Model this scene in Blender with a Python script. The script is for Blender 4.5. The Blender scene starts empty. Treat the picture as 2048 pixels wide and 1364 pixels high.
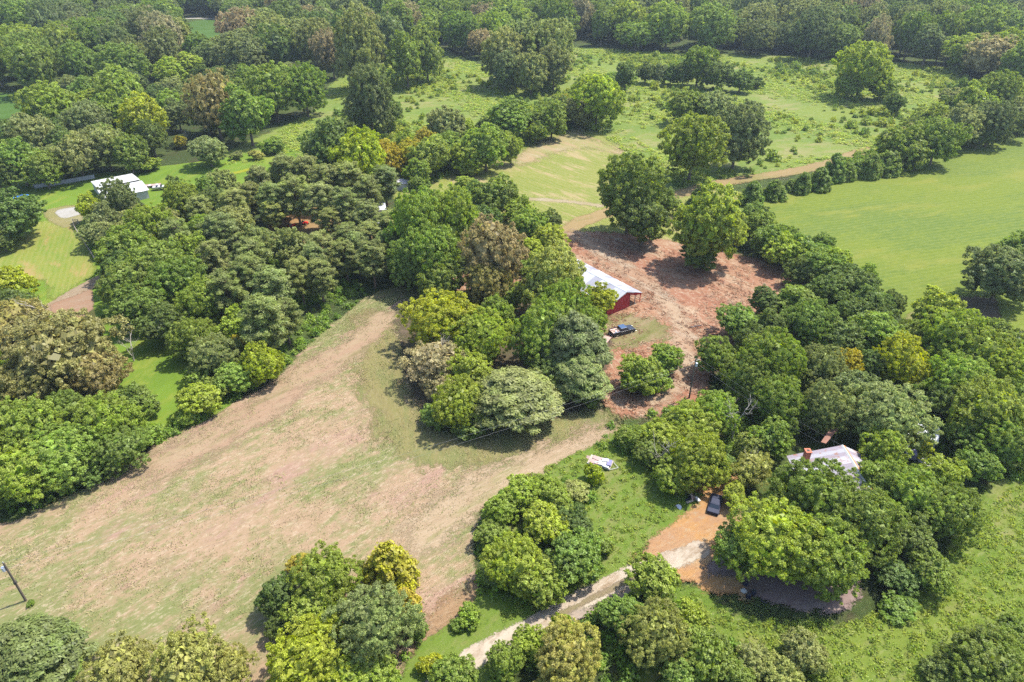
import bpy, math, random
import numpy as np

# ------------------------------------------------------------------ camera, sky, sun, exposure
S = bpy.context.scene
COL = S.collection
CAM_H = 75.0
PITCH = math.radians(32.6)          # downward tilt of the drone's camera
FPX = 1365.3                        # focal length in pixels of the 2048 px wide photograph
cam_d = bpy.data.cameras.new("camera")
cam_d.sensor_width = 36.0
cam_d.lens = 36.0 * FPX / 2048.0
cam_d.clip_start = 1.0
cam_d.clip_end = 6000.0
cam = bpy.data.objects.new("camera", cam_d)
cam.location = (0, 0, CAM_H)
cam.rotation_euler = (math.pi / 2 - PITCH, 0, 0)
COL.objects.link(cam)
S.camera = cam

SUN_EL = math.radians(61)
SUN_DIR = np.array([0.88, 0.47])    # horizontal direction towards the sun
SUN_DIR = SUN_DIR / np.linalg.norm(SUN_DIR)
world = bpy.data.worlds.new("World")
S.world = world
world.use_nodes = True
wn = world.node_tree
wn.nodes.clear()
sky = wn.nodes.new("ShaderNodeTexSky")
sky.sky_type = 'NISHITA'
sky.sun_disc = False
sky.sun_elevation = SUN_EL
sky.sun_rotation = math.atan2(SUN_DIR[0], SUN_DIR[1])
sky.air_density = 1.0
sky.dust_density = 1.5
bg = wn.nodes.new("ShaderNodeBackground")
bg.inputs["Strength"].default_value = 0.15
wo = wn.nodes.new("ShaderNodeOutputWorld")
wn.links.new(sky.outputs[0], bg.inputs[0])
wn.links.new(bg.outputs[0], wo.inputs[0])
sun_d = bpy.data.lights.new("sun", 'SUN')
sun_d.energy = 3.9
sun_d.angle = math.radians(1.2)
sun_d.color = (1.0, 0.96, 0.88)
sun = bpy.data.objects.new("sun", sun_d)
from mathutils import Vector
sv = Vector((SUN_DIR[0] * math.cos(SUN_EL), SUN_DIR[1] * math.cos(SUN_EL), math.sin(SUN_EL)))
sun.rotation_euler = sv.to_track_quat('Z', 'Y').to_euler()
COL.objects.link(sun)
S.view_settings.view_transform = 'Standard'
S.view_settings.look = 'None'
S.view_settings.exposure = 1.38
S.view_settings.gamma = 1.0
S.view_settings.use_curve_mapping = False
S.cycles.max_bounces = 6
S.cycles.diffuse_bounces = 3
S.cycles.glossy_bounces = 2
S.cycles.transmission_bounces = 3
S.cycles.transparent_max_bounces = 10
S.cycles.volume_bounces = 0
S.cycles.use_denoising = False

# ------------------------------------------------------------------ helpers
def at(x, y, z=0.0):
    """the point of the place at height z that the photograph shows at pixel x, y"""
    a = (x - 1024) / FPX
    b = (682 - y) / FPX
    dy = math.cos(PITCH) + b * math.sin(PITCH)
    dz = -math.sin(PITCH) + b * math.cos(PITCH)
    t = (z - CAM_H) / dz
    return (a * t, dy * t)

def depth_of(X, Y, Z):
    return Y * math.cos(PITCH) + (CAM_H - Z) * math.sin(PITCH)

def px_of(X, Y, Z):
    X = np.asarray(X, float); Y = np.asarray(Y, float); Z = np.asarray(Z, float)
    d = Y * math.cos(PITCH) + (CAM_H - Z) * math.sin(PITCH)
    u = Y * math.sin(PITCH) - (CAM_H - Z) * math.cos(PITCH)
    return 1024 + FPX * X / d, 682 - FPX * u / d

def tag(o, label=None, cat=None, group=None, kind=None):
    if label: o["label"] = label
    if cat: o["category"] = cat
    if group: o["group"] = group
    if kind: o["kind"] = kind
    return o

def link(name, data, parent=None, loc=None, rot=None, scl=None):
    o = bpy.data.objects.new(name, data)
    COL.objects.link(o)
    if parent is not None: o.parent = parent
    if loc is not None: o.location = loc
    if rot is not None: o.rotation_euler = rot
    if scl is not None: o.scale = scl
    return o

def empty(name, loc, rz=0.0, label=None, cat=None, group=None):
    o = link(name, None, None, loc, (0, 0, rz))
    o.empty_display_size = 0.5
    return tag(o, label, cat, group)

def mesh_np(name, V, F, mats, attrs=None, smooth=False):
    """V (n,3), F (m,4) or (m,3) index arrays"""
    me = bpy.data.meshes.new(name)
    V = np.asarray(V, np.float32); F = np.asarray(F, np.int32)
    k = F.shape[1]
    me.vertices.add(len(V)); me.vertices.foreach_set("co", V.ravel())
    me.loops.add(F.size); me.loops.foreach_set("vertex_index", F.ravel())
    me.polygons.add(len(F))
    me.polygons.foreach_set("loop_start", np.arange(0, F.size, k, dtype=np.int32))
    me.polygons.foreach_set("loop_total", np.full(len(F), k, np.int32))
    if smooth: me.polygons.foreach_set("use_smooth", np.ones(len(F), bool))
    for kx, a in (attrs or {}).items():
        at_ = me.attributes.new(kx, 'FLOAT', 'POINT')
        at_.data.foreach_set("value", np.asarray(a, np.float32))
    for m in (mats if isinstance(mats, (list, tuple)) else [mats]):
        me.materials.append(m)
    me.update()
    me.validate()
    return me

class MB:
    """collects boxes, tubes and faces for ONE mesh"""
    def __init__(self): self.v = []; self.f = []
    def face(self, pts):
        n = len(self.v); self.v += [tuple(p) for p in pts]; self.f.append(tuple(range(n, n + len(pts))))
    def box(self, a, b, rz=0.0, c=None):
        x0, y0, z0 = a; x1, y1, z1 = b
        n = len(self.v)
        P = [(x0,y0,z0),(x1,y0,z0),(x1,y1,z0),(x0,y1,z0),(x0,y0,z1),(x1,y0,z1),(x1,y1,z1),(x0,y1,z1)]
        if rz:
            cx, cy = c if c else ((x0+x1)/2, (y0+y1)/2)
            P = [(cx+(x-cx)*math.cos(rz)-(y-cy)*math.sin(rz), cy+(x-cx)*math.sin(rz)+(y-cy)*math.cos(rz), z) for x,y,z in P]
        self.v += P
        self.f += [tuple(n+i for i in q) for q in ((0,3,2,1),(4,5,6,7),(0,1,5,4),(1,2,6,5),(2,3,7,6),(3,0,4,7))]
        return self
    def prism(self, poly, y0, y1):
        """polygon in x,z extruded along y"""
        n = len(self.v); k = len(poly)
        self.v += [(x, y0, z) for x, z in poly] + [(x, y1, z) for x, z in poly]
        self.f.append(tuple(n + i for i in range(k)))
        self.f.append(tuple(n + k + i for i in reversed(range(k))))
        for i in range(k):
            j = (i + 1) % k
            self.f.append((n + i, n + k + i, n + k + j, n + j))
        return self
    def slab(self, q, t):
        """four corners of a sheet, thickened by t downwards along its normal"""
        q = [Vector(p) for p in q]
        nn = (q[1]-q[0]).cross(q[3]-q[0]).normalized()
        if nn.z < 0: nn = -nn
        n = len(self.v)
        self.v += [tuple(p) for p in q] + [tuple(p - nn*t) for p in q]
        self.f += [tuple(n+i for i in f) for f in ((0,1,2,3),(7,6,5,4),(0,4,5,1),(1,5,6,2),(2,6,7,3),(3,7,4,0))]
        return self
    def tube(self, pts, rad, k=6):
        pts = [Vector(p) for p in pts]
        n = len(self.v)
        for i, p in enumerate(pts):
            d = (pts[min(i+1, len(pts)-1)] - pts[max(i-1, 0)]).normalized()
            a = d.cross(Vector((0.31, 0.95, 0.05))).normalized(); b = d.cross(a)
            r = rad[i] if isinstance(rad, (list, tuple)) else rad
            for j in range(k):
                t = 2*math.pi*j/k
                self.v.append(tuple(p + a*(math.cos(t)*r) + b*(math.sin(t)*r)))
        for i in range(len(pts)-1):
            for j in range(k):
                a0 = n+i*k+j; a1 = n+i*k+(j+1)%k
                self.f.append((a0, a1, a1+k, a0+k))
        self.f.append(tuple(n+j for j in reversed(range(k))))
        self.f.append(tuple(n+(len(pts)-1)*k+j for j in range(k)))
        return self
    def mesh(self, name, mat, bevel=0.0):
        me = bpy.data.meshes.new(name)
        me.from_pydata(self.v, [], self.f)
        me.materials.append(mat)
        me.update()
        return me
    def build(self, name, mat, parent=None, bevel=0.0, label=None):
        o = link(name, self.mesh(name, mat), parent)
        if bevel:
            m = o.modifiers.new("bevel", 'BEVEL'); m.width = bevel; m.segments = 2; m.limit_method = 'ANGLE'
        if label: o["label"] = label
        return o

# ------------------------------------------------------------------ materials
class NT:
    def __init__(self, name):
        self.m = bpy.data.materials.new(name); self.m.use_nodes = True
        self.t = self.m.node_tree; self.t.nodes.clear()
        self.out = self.t.nodes.new("ShaderNodeOutputMaterial")
    def n(self, typ, **kw):
        nd = self.t.nodes.new(typ)
        for k, v in kw.items():
            if k.startswith("_"): nd.inputs[k[1:]].default_value = v
            else: setattr(nd, k, v)
        return nd
    def l(self, a, b): self.t.links.new(a, b)
    def val(self, inp, v):
        if hasattr(v, "is_output") or isinstance(v, bpy.types.NodeSocket): self.l(v, inp)
        else: inp.default_value = v
    def coords(self):
        return self.n("ShaderNodeNewGeometry").outputs["Position"]
    def noise(self, vec, scale, detail=4, rough=0.55, stretch=None, rot=0.0, dist=0.0):
        if stretch:
            r = self.n("ShaderNodeVectorRotate", rotation_type='Z_AXIS'); r.inputs["Angle"].default_value = -rot
            self.l(vec, r.inputs["Vector"])
            mp = self.n("ShaderNodeMapping"); mp.inputs["Scale"].default_value = (1.0/stretch, 1, 1)
            self.l(r.outputs[0], mp.inputs["Vector"]); vec = mp.outputs[0]
        nd = self.n("ShaderNodeTexNoise")
        nd.inputs["Scale"].default_value = scale; nd.inputs["Detail"].default_value = detail
        nd.inputs["Roughness"].default_value = rough; nd.inputs["Distortion"].default_value = dist
        self.l(vec, nd.inputs["Vector"])
        return nd.outputs["Fac"]
    def ramp(self, fac, a, b, lo=0.0, hi=1.0):
        nd = self.n("ShaderNodeMapRange", interpolation_type='SMOOTHSTEP')
        nd.inputs["From Min"].default_value = a; nd.inputs["From Max"].default_value = b
        nd.inputs["To Min"].default_value = lo; nd.inputs["To Max"].default_value = hi
        self.l(fac, nd.inputs["Value"]); return nd.outputs[0]
    def mix(self, fac, a, b, mode='MIX'):
        nd = self.n("ShaderNodeMix", data_type='RGBA', blend_type=mode)
        for i, v in ((0, fac), (6, a), (7, b)):
            if isinstance(v, bpy.types.NodeSocket): self.l(v, nd.inputs[i])
            elif isinstance(v, tuple): nd.inputs[i].default_value = (*v, 1)
            else: nd.inputs[i].default_value = v
        return nd.outputs[2]
    def math(self, op, a, b=0.0):
        nd = self.n("ShaderNodeMath", operation=op)
        for i, v in ((0, a), (1, b)):
            if isinstance(v, bpy.types.NodeSocket): self.l(v, nd.inputs[i])
            else: nd.inputs[i].default_value = v
        return nd.outputs[0]
    def hsv(self, col, h=0.5, s=1.0, v=1.0):
        nd = self.n("ShaderNodeHueSaturation")
        for k, x in (("Hue", h), ("Saturation", s), ("Value", v)):
            if isinstance(x, bpy.types.NodeSocket): self.l(x, nd.inputs[k])
            else: nd.inputs[k].default_value = x
        if isinstance(col, tuple): nd.inputs["Color"].default_value = (*col, 1)
        else: self.l(col, nd.inputs["Color"])
        return nd.outputs[0]
    def bsdf(self, col, rough=0.9, spec=0.2, metal=0.0, bump=None, bstr=0.3, bdist=0.05):
        p = self.n("ShaderNodeBsdfPrincipled")
        if isinstance(col, tuple): p.inputs["Base Color"].default_value = (*col, 1)
        else: self.l(col, p.inputs["Base Color"])
        if isinstance(rough, bpy.types.NodeSocket): self.l(rough, p.inputs["Roughness"])
        else: p.inputs["Roughness"].default_value = rough
        p.inputs["Specular IOR Level"].default_value = spec; p.inputs["Metallic"].default_value = metal
        if bump is not None:
            b = self.n("ShaderNodeBump"); b.inputs["Strength"].default_value = bstr; b.inputs["Distance"].default_value = bdist
            self.l(bump, b.inputs["Height"]); self.l(b.outputs[0], p.inputs["Normal"])
        return p.outputs[0]
    def done(self, sh):
        self.l(sh, self.out.inputs["Surface"]); return self.m

def leaf_mat(name, ramp=None, trans=0.44):
    """leaves: the object's own colour, varied per tree, per bough and per leaf; thin enough to let light through"""
    t = NT(name)
    oi = t.n("ShaderNodeObjectInfo")
    ti = t.n("ShaderNodeAttribute", attribute_name="tint").outputs["Fac"]
    hu = t.n("ShaderNodeAttribute", attribute_name="hue").outputs["Fac"]
    if ramp:
        cr = t.n("ShaderNodeValToRGB"); cr.color_ramp.interpolation = 'LINEAR'
        el = cr.color_ramp.elements
        while len(el) < len(ramp): el.new(0.5)
        for i, c in enumerate(ramp):
            el[i].position = i / (len(ramp) - 1); el[i].color = (*c, 1)
        nz = t.noise(oi.outputs["Location"], 0.035, 3)
        f = t.math('ADD', t.math('MULTIPLY', oi.outputs["Random"], 0.6), t.math('MULTIPLY', t.math('SUBTRACT', nz, 0.3), 1.0))
        t.l(f, cr.inputs[0]); base = cr.outputs[0]
    else:
        base = oi.outputs["Color"]
    v = t.math('ADD', 0.42, t.math('MULTIPLY', ti, 1.25))
    h = t.math('ADD', 0.480, t.math('MULTIPLY', hu, 0.03))
    s = t.math('ADD', 0.86, t.math('MULTIPLY', hu, 0.2))
    c = t.hsv(base, h, s, v)
    d = t.n("ShaderNodeBsdfDiffuse"); t.l(c, d.inputs[0])
    tr = t.n("ShaderNodeBsdfTranslucent"); t.l(t.hsv(c, 0.485, 1.12, 1.35), tr.inputs[0])
    g = t.n("ShaderNodeBsdfGlossy"); g.inputs["Roughness"].default_value = 0.5; g.inputs[0].default_value = (0.9, 0.95, 1, 1)
    m1 = t.n("ShaderNodeMixShader"); m1.inputs[0].default_value = trans
    t.l(d.outputs[0], m1.inputs[1]); t.l(tr.outputs[0], m1.inputs[2])
    m2 = t.n("ShaderNodeMixShader"); m2.inputs[0].default_value = 0.012
    t.l(m1.outputs[0], m2.inputs[1]); t.l(g.outputs[0], m2.inputs[2])
    return t.done(m2.outputs[0])

M_LEAF = leaf_mat("leaf")
M_WOODLAND = leaf_mat("woodland_leaf", [(0.11,0.16,0.035),(0.14,0.20,0.035),(0.15,0.19,0.055),(0.15,0.23,0.03),(0.19,0.23,0.06)])
M_MEADOW = leaf_mat("meadow_leaf", [(0.10,0.16,0.03),(0.13,0.21,0.03),(0.19,0.26,0.035),(0.26,0.31,0.03),(0.12,0.20,0.03)])
M_MGROW = leaf_mat("meadow_growth_leaf", [(0.18,0.27,0.035),(0.24,0.34,0.04),(0.32,0.36,0.08),(0.20,0.31,0.035),(0.34,0.39,0.05),(0.24,0.35,0.04)])
M_UNDER = leaf_mat("undergrowth_leaf", [(0.09,0.16,0.022),(0.13,0.22,0.025),(0.18,0.27,0.03),(0.11,0.19,0.025),(0.22,0.29,0.035)])
M_WEED = leaf_mat("weed_leaf", [(0.14,0.23,0.025),(0.20,0.29,0.035),(0.28,0.33,0.05),(0.17,0.27,0.03),(0.30,0.32,0.09)])

def plain(name, col, rough=0.8, var=0.25, scale=3.0, metal=0.0, spec=0.3, stretch=None, rot=0.0):
    t = NT(name)
    tc = t.n("ShaderNodeTexCoord").outputs["Object"]
    n1 = t.noise(tc, scale, 5, 0.6, stretch, rot)
    n2 = t.noise(tc, scale * 7, 3, 0.6)
    f = t.math('ADD', t.math('MULTIPLY', n1, var), t.math('MULTIPLY', n2, var * 0.5))
    c = t.hsv(col, 0.5, 1.0, t.math('ADD', 1 - var * 0.75, f))
    return t.done(t.bsdf(c, rough, spec, metal, n2, 0.15, 0.01))
M_BARK = plain("bark", (0.13, 0.10, 0.075), 0.95, 0.6, 2.0)
M_PBARK = plain("pine_bark", (0.15, 0.095, 0.065), 0.95, 0.6, 2.0)
M_DEAD = plain("dead_wood", (0.34, 0.30, 0.26), 0.95, 0.4, 2.0)

GF = 0.37
def field(name, cols, seed=0.0, ang=0.6, st=7.0, big=0.05, mid=0.45, fine=4.0, soft=1.2, contrast=1.0, edge=True, bump=0.5, bias=(0.44, 0.56), rows=None, fst=1.6):
    """ground: cols = (main, second, third, dark speck, bright speck)"""
    t = NT(name)
    cols = [tuple(x * GF for x in c) for c in cols]
    p = t.coords()
    off = t.n("ShaderNodeVectorMath", operation='ADD'); off.inputs[1].default_value = (seed * 37, seed * 13, 0)
    t.l(p, off.inputs[0]); q = off.outputs[0]
    nb = t.noise(q, big, 4, 0.6, 1.8, ang, 0.6)
    ns = t.noise(q, mid, 5, 0.7, st, ang)
    nf = t.noise(q, fine, 4, 0.75, fst, ang)
    ng = t.noise(q, fine * 0.32, 3, 0.6)
    mixf = t.math('ADD', t.math('MULTIPLY', nb, 0.5), t.math('ADD', t.math('MULTIPLY', ns, 0.34), t.math('MULTIPLY', ng, 0.16)))
    c = t.mix(t.ramp(mixf, bias[0], bias[1]), cols[0], cols[1])
    nb2 = t.noise(off.outputs[0], big * 2.3, 4, 0.65, 2.5, ang + 0.2, 0.4)
    f2 = t.math('ADD', t.math('MULTIPLY', nb2, 0.6), t.math('MULTIPLY', ns, 0.4))
    c = t.mix(t.ramp(f2, 0.50, 0.62), c, cols[2])
    c = t.mix(t.math('MULTIPLY', t.ramp(nf, 0.54, 0.70), 0.55 * contrast), c, cols[3])
    c = t.mix(t.math('MULTIPLY', t.ramp(nf, 0.48, 0.34), 0.6 * contrast), c, cols[4])
    if rows:
        r = t.n("ShaderNodeVectorRotate", rotation_type='Z_AXIS'); r.inputs["Angle"].default_value = -rows[0]
        t.l(p, r.inputs["Vector"])
        w = t.n("ShaderNodeTexWave", wave_type='BANDS', bands_direction='Y'); w.inputs["Scale"].default_value = rows[1]
        w.inputs["Distortion"].default_value = 1.6; w.inputs["Detail"].default_value = 3; w.inputs["Detail Scale"].default_value = 0.4
        t.l(r.outputs[0], w.inputs["Vector"])
        c = t.mix(t.math('MULTIPLY', t.ramp(w.outputs["Fac"], 0.3, 0.8), rows[2]), c, cols[4])
    sh = t.bsdf(c, 0.95, 0.1, 0, t.math('ADD', nf, t.math('MULTIPLY', ns, 0.7)), bump, 0.12)
    if edge:
        e = t.n("ShaderNodeAttribute", attribute_name="edge").outputs["Fac"]
        ne = t.noise(q, 0.35, 6, 0.8, 2.0, ang)
        n3 = t.noise(q, 3.0, 3, 0.8)
        ne = t.math('ADD', t.math('MULTIPLY', ne, 0.65), t.math('MULTIPLY', n3, 0.35))
        ef = t.math('ADD', e, t.math('MULTIPLY', t.math('SUBTRACT', ne, 0.5), 6.5 * soft))
        al = t.ramp(ef, -0.4 * soft, 0.4 * soft)
        tr = t.n("ShaderNodeBsdfTransparent")
        m = t.n("ShaderNodeMixShader")
        t.l(al, m.inputs[0]); t.l(tr.outputs[0], m.inputs[1]); t.l(sh, m.inputs[2])
        sh = m.outputs[0]
    return t.done(sh)

# ------------------------------------------------------------------ the ground and the sheets that lie on it
TAN = (0.44, 0.30, 0.16); PINK = (0.43, 0.26, 0.17); STRAW = (0.52, 0.41, 0.25); HAYG = (0.22, 0.22, 0.075)
M_GROUND = field("rough_ground", ((0.075,0.11,0.03),(0.12,0.17,0.04),(0.10,0.085,0.045),(0.04,0.055,0.02),(0.17,0.20,0.07)), edge=False, st=2.0, fine=1.2)
def ground():
    xs = np.concatenate([np.linspace(-3000, -700, 8), np.linspace(-600, 600, 61), np.linspace(700, 3000, 8)])
    ys = np.concatenate([np.linspace(-900, -50, 8), np.linspace(0, 900, 46), np.linspace(1000, 5000, 12)])
    X, Y = np.meshgrid(xs, ys)
    V = np.stack([X.ravel(), Y.ravel(), np.zeros(X.size)], 1)
    nx, ny = len(xs), len(ys)
    i, j = np.meshgrid(np.arange(nx - 1), np.arange(ny - 1)); a = (j * nx + i).ravel()
    F = np.stack([a, a + 1, a + nx + 1, a + nx], 1)
    tag(link("ground", mesh_np("ground", V, F, M_GROUND)), kind="structure", label="rough green ground between the trees and fields")
ground()

def seg_dist(P, A, B):
    AB = B - A; t = np.clip(((P - A) @ AB) / max(AB @ AB, 1e-9), 0, 1)
    return np.linalg.norm(P - (A + t[:, None] * AB), axis=1)
def sdf(P, pts, closed, width=0.0):
    n = len(pts); d = np.full(len(P), 1e9)
    for i in range(n if closed else n - 1):
        d = np.minimum(d, seg_dist(P, pts[i], pts[(i + 1) % n]))
    if not closed: return width / 2 - d
    ins = np.zeros(len(P), bool)
    for i in range(n):
        (x0, y0), (x1, y1) = pts[i], pts[(i + 1) % n]
        c = ((y0 > P[:, 1]) != (y1 > P[:, 1])) & (P[:, 0] < (x1 - x0) * (P[:, 1] - y0) / (y1 - y0 + 1e-12) + x0)
        ins ^= c
    return np.where(ins, d, -d)
def smooth_line(p, closed, k=6):
    p = np.array(p); n = len(p); out = []
    for i in range(n if closed else n - 1):
        p0, p1, p2, p3 = [p[j % n] if closed else p[min(max(j, 0), n - 1)] for j in (i - 1, i, i + 1, i + 2)]
        for s in range(k):
            t = s / k
            out.append(0.5 * ((2*p1) + (-p0+p2)*t + (2*p0-5*p1+4*p2-p3)*t*t + (-p0+3*p1-3*p2+p3)*t**3))
    if not closed: out.append(p[-1])
    return np.array(out)
layer = [0]
AREAS = {}
def sheet(name, pxs, mat, label, width=None, cell=1.5, margin=2.5, zz=None):
    pts = smooth_line([at(x, y) for x, y in pxs], width is None)
    closed = width is None
    AREAS[name] = (pts, closed, width or 0)
    lo = pts.min(0) - margin - (width or 0); hi = pts.max(0) + margin + (width or 0)
    xs = np.arange(lo[0], hi[0] + cell, cell); ys = np.arange(lo[1], hi[1] + cell, cell)
    X, Y = np.meshgrid(xs, ys); P = np.stack([X.ravel(), Y.ravel()], 1)
    d = sdf(P, pts, closed, width or 0)
    nx = len(xs)
    i, j = np.meshgrid(np.arange(nx - 1), np.arange(len(ys) - 1)); a = (j * nx + i).ravel()
    F = np.stack([a, a + 1, a + nx + 1, a + nx], 1)
    F = F[d[F].max(1) > -margin]
    used = np.unique(F); rem = np.zeros(len(P), int); rem[used] = np.arange(len(used))
    layer[0] += 1
    z = zz or 0.008 * layer[0]
    V = np.concatenate([P[used], np.full((len(used), 1), z)], 1)
    o = link(name, mesh_np(name, V, rem[F], mat, {"edge": d[used]}))
    return tag(o, label, kind="structure")

ROW_GREEN = math.radians(17)
sheet("meadow", [(440,345),(440,315),(480,290),(560,255),(630,215),(690,150),(880,100),(960,130),(1150,95),(1350,105),(1700,118),(1905,135),(1950,165),(2080,215),(1760,300),(1400,385),(1330,400),(1180,345),(1000,330),(860,370),(700,340)],
      field("meadow_ground", ((0.30,0.38,0.07),(0.22,0.33,0.055),(0.42,0.40,0.15),(0.12,0.19,0.035),(0.42,0.45,0.17)), 1, 0.2, 2.0, 0.03, 0.18, 0.9, 2.0), "overgrown light green meadow in front of the far woods", cell=3)
sheet("lawn", [(-300,355),(0,362),(300,335),(450,315),(620,285),(720,320),(600,400),(400,450),(380,560),(480,750),(420,840),(330,890),(230,800),(100,640),(-300,600)],
      field("lawn_grass", ((0.24,0.38,0.04),(0.20,0.33,0.035),(0.34,0.41,0.06),(0.13,0.24,0.025),(0.31,0.43,0.07)), 2, 1.2, 3.0, 0.05, 0.4, 2.5, 0.7, 0.6), "bright green lawn around the white shed at left", cell=2)
sheet("far_pasture", [(-200,205),(-60,190),(62,188),(70,225),(-60,245),(-200,250)], field("pasture_grass", ((0.12,0.24,0.04),(0.10,0.2,0.03),(0.15,0.25,0.05),(0.08,0.15,0.03),(0.17,0.27,0.06)), 3, soft=1.0), "small green clearing at the left edge", cell=3)
sheet("hilltop_pasture", [(360,58),(390,42),(450,42),(480,62),(452,104),(380,98)], field("pasture_grass_far", ((0.13,0.25,0.05),(0.10,0.2,0.03),(0.16,0.26,0.06),(0.08,0.15,0.03),(0.17,0.27,0.06)), 4, soft=1.0), "small distant green pasture in the woods at upper left", cell=5)
sheet("far_road", [(375,37),(400,36.5),(438,38),(462,39)], field("far_road_gravel", ((0.6,0.56,0.48),(0.55,0.5,0.42),(0.5,0.46,0.38),(0.4,0.36,0.3),(0.65,0.6,0.52)), 5, soft=0.6), "pale distant road crossing the small pasture", width=7, cell=3)
sheet("mown_lawn", [(-300,520),(0,470),(60,448),(130,440),(160,465),(188,540),(150,572),(105,600),(60,560),(-300,680)],
      field("mown_lawn_grass", ((0.36,0.40,0.07),(0.26,0.37,0.05),(0.56,0.40,0.15),(0.2,0.26,0.04),(0.48,0.46,0.15)), 6, math.radians(113), 6.0, 0.06, 0.5, 2.5, 1.2, 0.7, rows=(math.radians(113), 0.24, 0.25)), "yellowing mown lawn with straight mower stripes")
sheet("worn_patch", [(88,425),(115,415),(160,412),(165,440),(135,455),(105,445)], field("worn_grass", ((0.42,0.36,0.15),(0.36,0.33,0.10),(0.45,0.4,0.2),(0.25,0.22,0.08),(0.5,0.46,0.3)), 7, soft=1.0), "worn yellow patch of grass left of the shed")
sheet("gravel_patch", [(112,424),(125,418),(155,415),(160,428),(135,436),(118,434)], field("white_gravel", ((0.62,0.58,0.50),(0.5,0.45,0.36),(0.66,0.63,0.58),(0.3,0.26,0.2),(0.72,0.7,0.66)), 8, st=1.5, fine=2, soft=0.7), "patch of white gravel left of the shed", cell=0.8)
sheet("lawn_streak", [(425,352),(450,348),(475,345),(498,339)], field("yellow_grass", ((0.42,0.44,0.02),(0.36,0.42,0.02),(0.45,0.45,0.05),(0.25,0.3,0.02),(0.5,0.5,0.1)), 9, soft=0.25), "thin bright yellow strip across the back lawn", width=2.4, cell=0.8)
sheet("left_drive", [(95,622),(120,606),(165,578),(215,552),(262,532)], field("drive_gravel_pink", ((0.5,0.38,0.25),(0.46,0.33,0.2),(0.55,0.45,0.32),(0.32,0.22,0.13),(0.6,0.52,0.4)), 10, 0.8, 4.0, soft=0.5), "pale gravel drive at left between lawn and trees", width=4.4, cell=0.8)
sheet("drive_edge_dirt", [(100,615),(150,592),(182,580),(186,610),(180,640),(178,660),(140,660)], field("pink_dirt", ((0.5,0.30,0.19),(0.46,0.27,0.16),(0.52,0.36,0.24),(0.34,0.2,0.12),(0.56,0.42,0.3)), 11, soft=0.5), "bare pink dirt beside the left drive")
sheet("clearing_dirt", [(535,490),(545,445),(600,425),(640,415),(700,420),(780,440),(800,470),(780,505),(700,510),(610,505)], field("orange_dirt", ((0.55,0.31,0.13),(0.5,0.33,0.15),(0.56,0.4,0.22),(0.32,0.18,0.09),(0.6,0.45,0.26)), 12, soft=1.4), "sunlit orange dirt clearing behind the pines")
sheet("upper_hayfield", [(760,385),(830,355),(960,332),(1040,305),(1100,272),(1150,258),(1200,268),(1260,320),(1330,372),(1480,385),(1500,402),(1420,430),(1380,500),(1250,510),(1170,505),(1120,470),(980,450),(860,420)],
      field("cut_hay_green", ((0.37,0.40,0.085),(0.31,0.37,0.065),(0.60,0.47,0.23),(0.22,0.26,0.055),(0.58,0.5,0.24)), 13, math.radians(128), 6.0, 0.05, 0.45, 2.2, 1.8, rows=(math.radians(128), 0.19, 0.16)), "yellow-green cut hayfield beyond the barn", cell=2)
sheet("hay_patch", [(1030,318),(1070,292),(1115,275),(1150,262),(1175,275),(1240,300),(1260,315),(1200,300),(1130,300),(1080,318),(1040,330)],
      field("straw_patch", ((0.60,0.44,0.24),(0.42,0.42,0.13),(0.62,0.5,0.3),(0.34,0.28,0.1),(0.58,0.48,0.3)), 14, math.radians(128), 5.0, soft=4.5), "dry tan patch in the upper hayfield")
sheet("field_track", [(1040,398),(1090,400),(1150,405),(1200,412)], field("pale_track", ((0.56,0.45,0.27),(0.5,0.4,0.2),(0.6,0.5,0.33),(0.34,0.3,0.12),(0.62,0.55,0.4)), 15, soft=0.8), "pale wheel track across the upper hayfield", width=2.2, cell=1)
sheet("farm_track", [(1120,475),(1160,445),(1210,428),(1300,400),(1360,388),(1450,365),(1560,348),(1640,332),(1700,312),(1765,292)],
      field("farm_track_straw", ((0.52,0.37,0.17),(0.46,0.33,0.15),(0.38,0.34,0.11),(0.3,0.24,0.09),(0.6,0.47,0.27)), 16, 0.5, 9.0, soft=1.2), "tan dirt farm track running to the cedar hedge", width=5.5, cell=1.5)
sheet("green_field", [(1440,430),(1500,400),(1560,392),(1700,352),(1800,325),(1950,290),(2048,272),(2400,200),(2600,700),(2048,660),(1900,645),(1810,640),(1760,600),(1700,560),(1600,500)],
      field("green_crop", ((0.25,0.325,0.042),(0.19,0.28,0.05),(0.33,0.36,0.06),(0.14,0.2,0.03),(0.36,0.41,0.08)), 17, ROW_GREEN, 5.0, 0.022, 0.2, 1.8, 0.9, 1.1, rows=(ROW_GREEN, 0.2, 0.22), fst=3.0), "smooth green field at right with faint mowing lines", cell=3)
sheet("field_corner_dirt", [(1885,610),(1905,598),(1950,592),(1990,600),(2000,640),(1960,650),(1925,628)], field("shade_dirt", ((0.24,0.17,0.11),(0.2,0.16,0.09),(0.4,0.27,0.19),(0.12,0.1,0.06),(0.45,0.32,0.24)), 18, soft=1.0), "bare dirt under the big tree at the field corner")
sheet("tan_verge", [(1810,640),(1840,620),(1895,600),(1900,640),(1870,655)], field("tan_verge_grass", ((0.36,0.34,0.12),(0.3,0.32,0.08),(0.4,0.35,0.15),(0.2,0.2,0.06),(0.45,0.4,0.2)), 19, soft=1.0), "tan grassy corner below the green field")
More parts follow.
